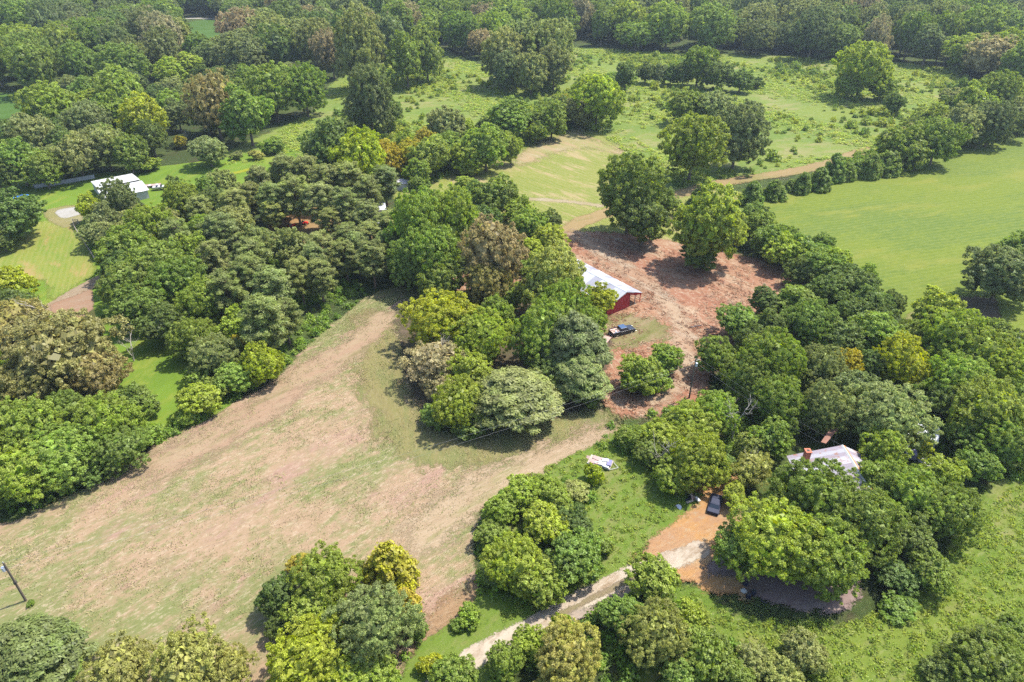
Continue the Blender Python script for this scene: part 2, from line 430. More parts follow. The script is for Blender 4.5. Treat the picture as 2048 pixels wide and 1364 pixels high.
sheet("dirt_yard", [(1120,470),(1180,465),(1280,470),(1330,480),(1420,500),(1520,520),(1580,545),(1620,575),(1560,620),(1480,690),(1430,740),(1400,800),(1350,825),(1280,835),(1230,825),(1190,780),(1150,700),(1000,640),(900,560),(1050,520)],
      field("red_dirt", ((0.56,0.31,0.18),(0.50,0.22,0.13),(0.66,0.46,0.30),(0.28,0.12,0.075),(0.76,0.6,0.43)), 20, math.radians(125), 3.0, 0.09, 0.6, 2.0, 1.6, 1.3, bias=(0.4, 0.6)), "reddish dirt farmyard strewn with straw and wood chips")
sheet("yard_track", [(1150,470),(1210,505),(1260,545),(1300,580),(1345,625),(1370,680),(1360,740),(1310,800)], field("yard_straw", ((0.64,0.46,0.30),(0.56,0.33,0.20),(0.66,0.52,0.37),(0.36,0.18,0.11),(0.74,0.6,0.44)), 21, math.radians(125), 5.0, soft=3.4), "pale straw covered track through the farmyard", width=4.5, cell=1)
sheet("yard_grass", [(1205,640),(1230,630),(1290,635),(1325,650),(1330,680),(1290,690),(1220,700)], field("yard_grass_thin", ((0.22,0.25,0.06),(0.36,0.3,0.13),(0.46,0.35,0.2),(0.15,0.16,0.05),(0.45,0.4,0.2)), 22, soft=2.4), "thin green grass around the parked pickup")
sheet("hayfield", [(-250,1080),(0,1052),(60,1030),(180,975),(270,925),(330,885),(400,850),(470,808),(540,770),(590,720),(640,668),(690,630),(735,595),(790,575),(860,590),(960,640),(1100,700),(1180,780),(1215,840),(1212,875),(1150,905),(1060,945),(1010,975),(955,1035),(945,1110),(962,1180),(930,1222),(880,1262),(832,1292),(780,1400),(700,1560),(-250,1560)],
      field("cut_hay", ((0.58,0.40,0.25),(0.31,0.33,0.12),(0.57,0.36,0.26),(0.25,0.24,0.09),(0.78,0.62,0.42)), 23, math.radians(42), 3.2, 0.045, 0.55, 2.8, 0.9, 1.1, bias=(0.43, 0.545), fst=2.6), "freshly cut tan and green hayfield in the foreground", cell=1.5)
for i, (pp, lab) in enumerate((
    ([(735,640),(760,690),(765,760),(800,850),(860,895),(960,900),(1060,870),(1190,850)], "greenish mower swath curving round the copse"),
    ([(760,640),(700,700),(600,760),(480,850),(330,930)], "tan mower swath along the upper edge of the hayfield"),
    ([(1200,880),(1080,930),(960,990),(850,1060)], "pale mower swath below the right edge of the hayfield"),
    ([(960,1190),(905,1235),(840,1285)], "bare orange strip at the lower corner of the hayfield"))):
    cc = [((0.30,0.31,0.11),(0.38,0.33,0.13),(0.36,0.3,0.13),(0.22,0.22,0.07),(0.5,0.42,0.22)),
          ((0.56,0.37,0.24),(0.58,0.42,0.26),(0.40,0.32,0.16),(0.26,0.17,0.09),(0.56,0.43,0.27)),
          ((0.62,0.46,0.29),(0.56,0.40,0.25),(0.44,0.38,0.18),(0.32,0.25,0.13),(0.74,0.6,0.42)),
          ((0.52,0.33,0.18),(0.46,0.28,0.15),(0.4,0.3,0.14),(0.26,0.17,0.09),(0.58,0.43,0.27))][i]
    a = [math.radians(100), math.radians(44), math.radians(35), math.radians(35)][i]
    sheet("mower_swath", pp, field("swath_%d" % i, cc, 30 + i, a, 8.0, 0.08, 0.6, 3.5, 3.2, fst=5.0), lab, width=[8, 7, 7, 4][i], cell=1, margin=6)
sheet("grass_verge", [(760,1480),(835,1296),(885,1266),(960,1190),(975,1110),(1010,990),(1100,940),(1190,890),(1300,850),(1420,930),(1440,1020),(1380,1060),(1290,1090),(1240,1170),(1050,1290),(1000,1480)],
      field("verge_grass", ((0.20,0.31,0.04),(0.24,0.33,0.055),(0.34,0.34,0.11),(0.08,0.16,0.02),(0.3,0.34,0.12)), 24, 0.7, 2.0, 0.08, 0.4, 2.0, 1.0), "bright green grass along the gravel drive")
sheet("lower_meadow", [(1330,1215),(1390,1175),(1480,1235),(1600,1270),(1720,1240),(1830,1180),(1930,1060),(1990,970),(2150,930),(2400,1500),(1700,1600),(1200,1500)],
      field("lower_meadow_grass", ((0.25,0.33,0.05),(0.18,0.28,0.035),(0.36,0.35,0.12),(0.11,0.18,0.025),(0.4,0.42,0.15)), 25, 0.5, 2.0, 0.07, 0.4, 1.8, 1.2), "weedy green meadow in the lower right corner")
sheet("orange_yard", [(1265,1135),(1300,1085),(1345,1050),(1400,1000),(1370,960),(1400,940),(1470,950),(1480,1010),(1470,1100),(1500,1190),(1440,1190),(1370,1165),(1310,1165)],
      field("orange_yard_dirt", ((0.70,0.38,0.15),(0.6,0.34,0.18),(0.70,0.46,0.24),(0.32,0.19,0.11),(0.62,0.5,0.33)), 26, 0.5, 2.5, 0.1, 0.5, 2.2, 1.2), "orange sandy yard at the end of the drive", cell=1)
sheet("leaf_litter", [(1405,1150),(1470,1160),(1520,1198),(1600,1222),(1680,1222),(1720,1190),(1700,1120),(1620,1080),(1500,1080)],
      field("mulch", ((0.46,0.32,0.29),(0.36,0.26,0.21),(0.54,0.41,0.36),(0.14,0.10,0.08),(0.46,0.36,0.3)), 27, 0.3, 2.5, 0.1, 0.5, 2.2, 1.0), "pinkish brown leaf litter under the big trees")
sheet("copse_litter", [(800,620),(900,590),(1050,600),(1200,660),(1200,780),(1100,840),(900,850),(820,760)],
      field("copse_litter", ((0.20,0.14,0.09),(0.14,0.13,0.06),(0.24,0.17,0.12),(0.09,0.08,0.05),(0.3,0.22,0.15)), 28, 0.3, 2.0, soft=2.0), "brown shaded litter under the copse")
sheet("gravel_drive", [(860,1388),(905,1348),(950,1318),(1010,1286),(1090,1240),(1180,1193),(1270,1150),(1345,1122),(1400,1100)],
      field("drive_gravel", ((0.80,0.68,0.52),(0.7,0.56,0.42),(0.52,0.38,0.25),(0.34,0.27,0.18),(0.8,0.71,0.58)), 29, math.radians(38), 5.0, 0.2, 0.7, 2.6, 0.5), "pale gravel drive running up from the bottom edge", width=2.8, cell=0.6)
sheet("drive_centre_grass", [(1110,1238),(1180,1201),(1260,1162),(1320,1140)], field("drive_middle", ((0.42,0.32,0.2),(0.34,0.3,0.14),(0.34,0.26,0.19),(0.16,0.14,0.07),(0.4,0.33,0.24)), 35, math.radians(38), 6.0, soft=0.35), "worn earth strip between the wheel tracks of the drive", width=0.9, cell=0.4)
sheet("wheel_rut", [(1150,1235),(1215,1212),(1280,1170),(1330,1150)], field("rut_gravel", ((0.66,0.53,0.41),(0.56,0.42,0.31),(0.5,0.4,0.32),(0.3,0.24,0.18),(0.62,0.55,0.48)), 36, math.radians(38), 5.0, soft=0.6), "second wheel rut beside the gravel drive", width=1.1, cell=0.4)
sheet("paved_road", [(2028,690),(2060,672),(2200,640),(2300,760),(2120,740)], field("asphalt", ((0.20,0.20,0.22),(0.24,0.24,0.26),(0.28,0.28,0.3),(0.14,0.14,0.15),(0.32,0.32,0.34)), 37, soft=0.3), "grey paved road corner at the right edge", cell=1)
# ------------------------------------------------------------------ foliage: real leaf-sized faces on boughs on limbs
def unit(a): return a / np.maximum(np.linalg.norm(a, axis=-1, keepdims=True), 1e-9)
def fib(n, rng, zmin=-1.0):
    i = np.arange(n) + 0.5
    z = 1 - (1 - zmin) * i / n
    ph = i * 2.39996 + rng.uniform(0, 6.28)
    r = np.sqrt(np.maximum(0, 1 - z * z))
    return np.stack([r * np.cos(ph), r * np.sin(ph), z], 1)

def leaves(rng, cen, rad, out, n_each, L, W, flat=0.75, up=0.35, rand=0.65, shell=0.45, tint_c=None, hue_c=None):
    """n_each leaves round every bough centre; returns verts, faces, tint, hue"""
    n = np.maximum(1, np.asarray(n_each, int)); idx = np.repeat(np.arange(len(cen)), n); N = len(idx)
    d = unit(rng.normal(size=(N, 3)) + 0.75 * out[idx] + np.array([0, 0, 0.25]))
    rr = rng.uniform(0, 1, N) ** shell * np.where(rng.uniform(0, 1, N) < 0.12, 1.35, 1.0)
    p = cen[idx] + d * (rad[idx] * rr)[:, None] * np.array([1, 1, flat])
    nrm = unit(0.9 * d + 0.4 * out[idx] + rand * rng.normal(size=(N, 3)) + np.array([0, 0, up]))
    a = unit(np.cross(nrm, rng.normal(size=(N, 3)))); b = np.cross(nrm, a)
    s = rng.uniform(0.7, 1.3, N)[:, None]
    a = a * L * 0.5 * s; b = b * W * 0.5 * s
    V = np.stack([p + a, p + b + 0.15 * a, p - a, p - b + 0.15 * a], 1).reshape(-1, 3)
    F = np.arange(4 * N).reshape(-1, 4)
    tc = rng.uniform(0, 1, len(cen)) if tint_c is None else tint_c
    hc = rng.uniform(0, 1, len(cen)) if hue_c is None else hue_c
    ti = np.clip(0.45 * tc[idx] + 0.55 * rng.uniform(0, 1, N), 0, 1)
    hu = np.clip(0.6 * hc[idx] + 0.4 * rng.uniform(0, 1, N), 0, 1)
    return V, F, np.repeat(ti, 4), np.repeat(hu, 4)

def merge(parts):
    V, F, T, H_ = [], [], [], []; k = 0
    for v, f, t, h in parts:
        V.append(v); F.append(f + k); T.append(t); H_.append(h); k += len(v)
    return np.concatenate(V), np.concatenate(F), np.concatenate(T), np.concatenate(H_)

def broad_crown(seed, R, H, nl=11, sub=34, L=0.4, W=0.3, cover=3.0, base=0.08, flat=0.7, rs=(0.12, 0.2), lobe=(0.26, 0.54), ragged=0.26, spread=0.62, rand=0.95):
    rng = np.random.default_rng(seed)
    zc0 = H * (base + (1 - base) * 0.45)
    hz = H * (1 - base) / 2
    dirs = fib(nl, rng, -0.55)
    dirs = unit(dirs + rng.normal(size=dirs.shape) * 0.28)
    lr = rng.uniform(*lobe, nl) * R
    stretch = hz / R
    lc = dirs * (R - lr)[:, None] * rng.uniform(1 - ragged * 1.5, 1 + ragged, nl)[:, None]
    lc[:, 2] *= stretch
    lc = np.vstack([lc, [[0, 0, 0]]]); lr = np.append(lr, 0.55 * R)
    cen, rad, out, lob = [], [], [], []
    for i in range(len(lr)):
        m = int(sub * (lr[i] / (0.5 * R)) ** 2)
        dd = unit(fib(m, rng, -0.9) + rng.normal(size=(m, 3)) * 0.12)
        c = lc[i] + dd * (lr[i] * rng.uniform(0.72, 1.22, m))[:, None] * np.array([1, 1, max(0.75, min(1.0, stretch))])
        ok = np.ones(m, bool)
        for j in range(len(lr)):
            if j != i: ok &= np.linalg.norm(c - lc[j], axis=1) > lr[j] * 0.82
        c, dd = c[ok], dd[ok]
        cen.append(c); out.append(dd); rad.append(rng.uniform(*rs, len(c)) * R); lob.append(np.full(len(c), i))
    cen = np.vstack(cen); out = np.vstack(out); rad = np.concatenate(rad); lob = np.concatenate(lob)
    cen[:, 2] += zc0
    keep = cen[:, 2] > H * base * 0.55
    keep &= rng.uniform(0, 1, len(cen)) > 0.12
    cen, out, rad, lob = cen[keep], out[keep], rad[keep], lob[keep]
    lt = rng.uniform(0, 1, len(lr)); lh = rng.uniform(0, 1, len(lr))
    tc = np.clip(0.35 * lt[lob] + 0.65 * rng.uniform(0, 1, len(lob)), 0, 1); hc = np.clip(0.6 * lh[lob] + 0.4 * rng.uniform(0, 1, len(lob)), 0, 1)
    n = cover * 2.2 * math.pi * rad ** 2 / (L * W * 0.5) * 0.55
    A = leaves(rng, cen, rad, out, n, L, W, flat, tint_c=tc, hue_c=hc, rand=rand)
    # sparse inner foliage so that no daylight falls through the middle
    m = int(220)
    d = fib(m, rng, -0.8); c2 = d * R * 0.62 * rng.uniform(0.6, 1, m)[:, None]; c2[:, 2] = c2[:, 2] * stretch + zc0
    B = leaves(rng, c2, np.full(m, R * 0.16), d, np.full(m, 7), R * 0.17, R * 0.13, 1.0)
    return merge([A, B]), lc + np.array([0, 0, zc0])

def pine_crown(seed, R, H, L=0.5, W=0.15, nb=58, base=0.28):
    rng = np.random.default_rng(seed)
    cen, out, rad, limbs = [], [], [], []
    for k in range(nb):
        t = (k + rng.uniform(0, 1)) / nb
        z = H * (base + (0.97 - base) * t)
        ln = R * ((0.6 + 1.1 * t) if t < 0.36 else math.sqrt(max(0.04, 1 - ((t - 0.36) / 0.66) ** 1.7))) * rng.uniform(0.6, 1.05)
        a = k * 2.4 + rng.uniform(-0.4, 0.4)
        rise = rng.uniform(0.0, 0.35) * ln + 0.25 * t * ln
        tip = np.array([math.cos(a) * ln, math.sin(a) * ln, z + rise])
        limbs.append(((0, 0, z), tuple(tip)))
        for s in ((1.0, 0.75, 0.52) if ln > R * 0.5 else (1.0, 0.55)):
            for q in range(2 if s > 0.6 else 1):
                c = np.array([math.cos(a) * ln * s, math.sin(a) * ln * s, z + rise * s]) + rng.normal(size=3) * R * 0.11 * np.array([1, 1, 0.35])
                cen.append(c); out.append(unit(np.array([math.cos(a), math.sin(a), 0.9]))); rad.append(R * rng.uniform(0.15, 0.25))
    cen = np.array(cen); out = np.array(out); rad = np.array(rad)
    n = 3.0 * math.pi * rad ** 2 / (L * W * 0.5) * 0.75
    return leaves(rng, cen, rad, out, n, L, W, 0.75, up=0.3, rand=1.0, shell=0.5), limbs

def cone_crown(seed, R, H, L=0.3, W=0.2, n=150, p=0.8, base=0.03):
    rng = np.random.default_rng(seed)
    t = rng.uniform(0, 1, n) ** 1.25
    a = np.arange(n) * 2.4 + rng.uniform(-0.3, 0.3, n)
    rr = R * (1 - t) ** p * rng.uniform(0.72, 1.05, n) * (0.8 + 0.2 * np.minimum(1, t * 8))
    cen = np.stack([np.cos(a) * rr, np.sin(a) * rr, H * (base + (0.96 - base) * t)], 1)
    out = unit(np.stack([np.cos(a), np.sin(a), np.full(n, 0.5)], 1))
    rad = R * rng.uniform(0.2, 0.3, n) * (1 - 0.45 * t)
    m = 3.0 * 2.2 * math.pi * rad ** 2 / (L * W * 0.5) * 0.4
    A = leaves(rng, cen, rad, out, m, L, W, 1.1, up=0.35, rand=0.6)
    B = leaves(rng, cen * np.array([0.45, 0.45, 0.9]), rad, out, np.full(n, 5), R * 0.3, R * 0.2, 1.2)
    return merge([A, B])

def layered_crown(seed, R, H, L=0.5, W=0.2, n=120, base=0.3):
    rng = np.random.default_rng(seed)
    i = np.arange(n) + 0.5
    r = np.sqrt(i / n) * R * rng.uniform(0.88, 1.05, n); a = i * 2.39996
    z = H * (0.93 - (0.93 - base) * (r / R) ** 2.2) + rng.normal(size=n) * H * 0.035
    cen = np.stack([np.cos(a) * r, np.sin(a) * r, z], 1)
    out = unit(np.stack([np.cos(a) * r / R, np.sin(a) * r / R, np.full(n, 1.1)], 1))
    rad = R * rng.uniform(0.13, 0.22, n)
    m = 3.2 * math.pi * rad ** 2 / (L * W * 0.5) * 0.9
    A = leaves(rng, cen, rad, out, m, L, W, 0.42, up=0.9, rand=0.45)
    B = leaves(rng, cen * np.array([0.8, 0.8, 0.72]), rad * 1.2, out, np.full(n, 9), R * 0.16, R * 0.1, 0.8)
    return merge([A, B])

def sprig(seed, R, H, L, W, n, k):
    """low weed or shoot clump"""
    rng = np.random.default_rng(seed)
    d = fib(n, rng, 0.0); cen = d * np.array([R, R, H]) * rng.uniform(0.35, 0.85, n)[:, None]
    return leaves(rng, cen, np.full(n, R * 0.36), unit(d), np.full(n, k), L, W, H / R, up=0.4, rand=0.9)

def crown_mesh(name, data, mat=None):
    V, F, T, H_ = data
    return mesh_np(name, V, F, mat or M_LEAF, {"tint": T, "hue": H_})

def trunk_mesh(seed, R, H, base=0.15, mat=None, thick=1.0, limbs=6, targets=None):
    rnd = random.Random(seed); b = MB()
    r0 = (0.018 * H + 0.05) * thick * 1.2
    top = H * 0.72; lean = (rnd.uniform(-.03, .03) * H, rnd.uniform(-.03, .03) * H)
    P = [(lean[0] * t * t, lean[1] * t * t, top * t - 0.3 * (t == 0)) for t in (0, .04, .2, .45, .7, 1.0)]
    b.tube(P, [r0 * 1.5, r0 * 1.08, r0 * 0.9, r0 * 0.7, r0 * 0.45, r0 * 0.15], 8)
    for i in range(limbs):
        if targets is not None and len(targets):
            e = targets[i % len(targets)]; e = (e[0], e[1], max(e[2], H * 0.3))
        else:
            a = i * 2.4 + rnd.uniform(-.4, .4); q = rnd.uniform(0.5, 0.8)
            e = (math.cos(a) * R * q, math.sin(a) * R * q, H * rnd.uniform(0.5, 0.85))
        t = rnd.uniform(0.3, 0.75); s = (lean[0] * t * t, lean[1] * t * t, min(top * t, e[2] * 0.75))
        m = ((s[0] + e[0]) / 2, (s[1] + e[1]) / 2, (s[2] * 0.4 + e[2] * 0.6) + 0.02 * H)
        b.tube([s, m, e], [r0 * 0.42, r0 * 0.28, r0 * 0.08], 5)
    return b.mesh("trunk", mat or M_BARK)

def bare_mesh(seed, H, mat):
    rnd = random.Random(seed); b = MB()
    def grow(p, d, ln, r, k):
        pts = [p]; rr = [r]; q = Vector(p); dd = Vector(d)
        for s in range(3):
            dd = (dd + Vector((rnd.uniform(-.22, .22), rnd.uniform(-.22, .22), rnd.uniform(-.08, .16)))).normalized()
            q = q + dd * ln / 3; pts.append(tuple(q)); rr.append(r * (1 - 0.22 * (s + 1)))
        b.tube(pts, rr, 5)
        if k > 0:
            for i in range(3 if k > 1 else 3):
                a = rnd.uniform(0, 6.28); t = Vector((math.cos(a), math.sin(a), rnd.uniform(-0.1, 0.7)))
                st = pts[rnd.choice((1, 2, 3, 3))]
                grow(st, (dd * 0.7 + t * 0.8).normalized(), ln * rnd.uniform(0.5, 0.75), r * 0.5, k - 1)
    grow((0, 0, -0.2), (0, 0, 1), H * 0.42, 0.03 * H * 0.6, 4)
    return b.mesh("branches", mat)

# kinds of crown: name -> list of (crown mesh, trunk mesh, width, height)
KIND = {}
def reg(kind, items): KIND[kind] = items
its = []
for s in range(6):
    d, lc = broad_crown(100 + s, 7.0, 13.0, nl=14 + s % 3, sub=95, L=0.34, W=0.23, cover=2.5, rs=(0.045, 0.115)); its.append((crown_mesh("crown", d), trunk_mesh(s, 7, 13, targets=lc), 14.0, 13.0))
reg("big", its); its = []
for s in range(4):
    d, lc = broad_crown(150 + s, 8.5, 14.0, nl=17 + s % 3, sub=130, L=0.31, W=0.21, cover=2.4, rs=(0.035, 0.095)); its.append((crown_mesh("crown", d), trunk_mesh(5 + s, 8.5, 14, targets=lc), 17.0, 14.0))
reg("huge", its); its = []
for s in range(6):
    d, lc = broad_crown(200 + s, 4.5, 9.0, nl=9 + s % 3, sub=66, L=0.34, W=0.23, cover=2.5, rs=(0.07, 0.15)); its.append((crown_mesh("crown", d), trunk_mesh(10 + s, 4.5, 9, targets=lc), 9.0, 9.0))
reg("mid", its); its = []
for s in range(3):
    d, lc = broad_crown(300 + s, 2.2, 3.6, nl=7, sub=20, L=0.34, W=0.25, cover=2.6, base=0.02, rs=(0.18, 0.28), spread=0.6); its.append((crown_mesh("crown", d), trunk_mesh(20 + s, 2.2, 3.6, targets=lc, thick=0.6), 4.4, 3.6))
reg("bush", its); its = []
for s in range(3):    # fine leaved, rounder: oaks
    d, lc = broad_crown(400 + s, 7.5, 12.0, nl=16, sub=90, L=0.31, W=0.19, cover=2.2, rs=(0.045, 0.095), lobe=(0.28, 0.45), rand=1.1); its.append((crown_mesh("crown", d), trunk_mesh(30 + s, 7.5, 12, targets=lc), 15.0, 12.0))
reg("oak", its); its = []
for s in range(3):    # taller, upright boughs
    d, lc = broad_crown(500 + s, 4.2, 14.0, nl=15, sub=62, L=0.36, W=0.24, cover=2.6, base=0.04, rs=(0.09, 0.16), lobe=(0.36, 0.5)); its.append((crown_mesh("crown", d), trunk_mesh(40 + s, 4.2, 14, targets=lc), 8.4, 14.0))
reg("tall", its); its = []
for s in range(4):
    d, lb = pine_crown(600 + s, 3.6, 16.0)
    b = MB(); r = 0.24
    b.tube([(0, 0, -.3), (0.05, 0, 5), (-.05, .1, 10), (0, 0, 15.2)], [r * 1.2, r, r * 0.75, r * 0.2], 8)
    for p0, p1 in lb: b.tube([p0, ((p0[0]+p1[0])/2, (p0[1]+p1[1])/2, (p0[2]+p1[2])/2 - .08), p1], [0.07, 0.05, 0.02], 4)
    its.append((crown_mesh("crown", d), b.mesh("trunk", M_PBARK), 7.2, 16.0))
reg("pine", its); its = []
for s in range(5):
    its.append((crown_mesh("crown", cone_crown(700 + s, 2.3, 5.0, p=0.5)), trunk_mesh(50 + s, 1.2, 5.5, thick=0.7, limbs=3), 4.6, 5.5))
reg("cedar", its); its = []
for s in range(2):
    its.append((crown_mesh("crown", layered_crown(800 + s, 5.5, 7.5)), trunk_mesh(60 + s, 5.5, 7.5), 11.0, 7.5))
reg("layer", its)
its = []
for s in range(2):   # thin sparse crown with branches showing
    d, lc = broad_crown(850 + s, 5.0, 9.0, nl=12, sub=30, L=0.30, W=0.18, cover=0.9, rs=(0.10, 0.17)); its.append((crown_mesh("crown", d), bare_mesh(70 + s, 9.5, M_DEAD), 10.0, 9.0))
reg("thin", its)

C = dict(G=(0.112,0.190,0.036), D=(0.080,0.138,0.034), Y=(0.195,0.270,0.020), L=(0.170,0.258,0.032), B=(0.185,0.195,0.075),
         S=(0.155,0.210,0.078), K=(0.105,0.156,0.060), P=(0.145,0.202,0.072), O=(0.235,0.255,0.022), M=(0.138,0.225,0.036), W=(0.210,0.255,0.078), N=(0.195,0.205,0.115), R=(0.28,0.12,0.03), T=(0.185,0.240,0.070))
rngT = np.random.default_rng(7)
cnt = {}
NAME = dict(huge="broadleaf_tree", big="broadleaf_tree", mid="small_broadleaf_tree", oak="oak_tree", tall="upright_tree", pine="pine_tree", cedar="cedar_tree", bush="bush", layer="spreading_tree", thin="sparse_tree")
CAT = dict(huge="tree", big="tree", mid="tree", oak="tree", tall="tree", pine="pine", cedar="cedar", bush="bush", layer="tree", thin="tree")
OCC = []
def plant(kind, X, Y, W, H, col, label, group=None, rz=None, name=None, cat=None, sink=0.0):
    items = KIND[kind]
    cm, tm, w0, h0 = items[rngT.integers(len(items))]
    e = empty(name or NAME[kind], (X, Y, -sink), rngT.uniform(0, 6.28) if rz is None else rz, label, cat or CAT[kind], group)
    e.scale = (W / w0, W / w0 * rngT.uniform(0.84, 1.14), H / h0)
    c = link("crown", cm, e)
    base = np.array(C[col]) * np.array([1.42, 1.22, 0.92]) * rngT.uniform(0.9, 1.12) * np.array([rngT.uniform(0.92, 1.08), 1, rngT.uniform(0.9, 1.1)])
    c.color = (*base, 1)
    if tm is not None: link("trunk" if kind != "thin" else "branches", tm, e)
    cnt[kind] = cnt.get(kind, 0) + 1
    OCC.append((X, Y, W))
    return e

def T(cx, cy, w, asp, kind, col, label, group=None, name=None, cat=None):
    """a tree whose crown the photograph shows round pixel cx, cy and w pixels wide; asp = height / width"""
    W = 8.0
    if kind == "cedar" and cy < 400: w *= 1.25
    if kind in ("big", "mid", "oak"): asp *= 1.2 if cy < 460 else 1.1
    for _ in range(6):
        H = asp * W; z = 0.56 * H
        X, Y = at(cx, cy, z)
        W = w * depth_of(X, Y, z) / FPX
    if kind == "big" and cy > 560: kind = "huge"
    return plant(kind, X, Y, W, asp * W, col, label, group, name=name, cat=cat)

# ---- upper left
for a in (
 (338,146,58,1.35,"tall","L","lime green upright tree just left of the rounded brown oak"),
 (378,128,50,1.3,"tall","L","pale lime upright tree peeping over the brown oak at upper left"),
 (424,196,116,1.05,"oak","B","rounded brownish olive oak standing out in the upper left woods"),
 (492,222,98,1.05,"mid","G","mid green tree hugging the right side of the brown oak"),
 (545,176,105,0.95,"big","M","large rounded green tree right of the brown oak, nearest the meadow"),
 (607,170,98,0.95,"big","G","broad dark green tree at the tip of the woods above the meadow"),
 (415,296,78,0.72,"mid","S","small round grey-green tree alone on the back lawn"),
 (651,290,104,1.05,"mid","D","dark green tree left of the yellow-green tree behind the pines"),
 (284,236,98,0.95,"mid","Y","bright yellow topped tree in the woods above the white shed"),
 (238,226,84,0.95,"mid","M","green tree just left of the bright yellow topped tree"),
 (171,236,96,0.9,"big","K","dark grey-green tree with bare twigs above the white shed"),
 (205,285,92,0.95,"mid","S","grey-green tree with pale trunks directly behind the white shed"),
 (150,303,88,0.95,"mid","S","dull sage tree behind the fence left of the white shed"),
 (254,298,76,0.95,"mid","G","green tree with visible trunks right behind the shed roof"),
 (300,272,66,1.0,"mid","D","dark narrow tree at the lawn's back edge near the yellow topped tree"),
 (100,210,112,0.8,"big","M","low fresh green tree beside the small left clearing"),
 (240,176,106,0.85,"big","M","light green tree left of the lime upright tree"),
 (190,200,70,0.8,"mid","L","small light green tree in the upper left woods row"),
 (66,268,84,0.95,"mid","S","sage tree second from the left edge above the back fence"),
 (8,268,70,0.95,"mid","D","dark tree at the left edge below the small clearing"),
 (34,318,96,0.85,"mid","G","glossy green tree at the left edge above the blue pool"),
 (84,336,84,0.75,"mid","G","low spreading green tree at the lawn edge above the blue pool"),
 (120,322,62,0.8,"mid","D","dark tree in front of the sage trees by the back fence"),
 (-10,345,80,0.8,"mid","D","dark tree cut by the left edge above the blue pool"),
 (294,327,44,0.6,"bush","M","low green shrub at the foot of the trees behind the lawn"),
 (358,282,24,1.1,"bush","O","small orange-green shrub by the dead tree on the back lawn"),
 (472,310,24,0.7,"bush","S","small round shrub right of the lone lawn tree"),
 (512,308,28,0.7,"bush","W","pale low shrub between the lone tree and the meadow edge"),
 (545,290,50,0.6,"bush","G","wide low bush at the corner of lawn and meadow"),
 (20,425,116,0.75,"mid","D","dark tree at the left edge on the lawn below the pool"),
 (0,472,70,0.75,"mid","D","lower dark tree at the left edge beside the mown lawn"),
): T(*a)
for a in ((392,92,62,1.0,"mid","G","green tree in front of the small distant pasture, left one"),(442,98,60,1.0,"mid","M","green tree in front of the small distant pasture, right one"),(415,112,60,0.9,"mid","K","low dark tree below the small distant pasture")): T(*a)
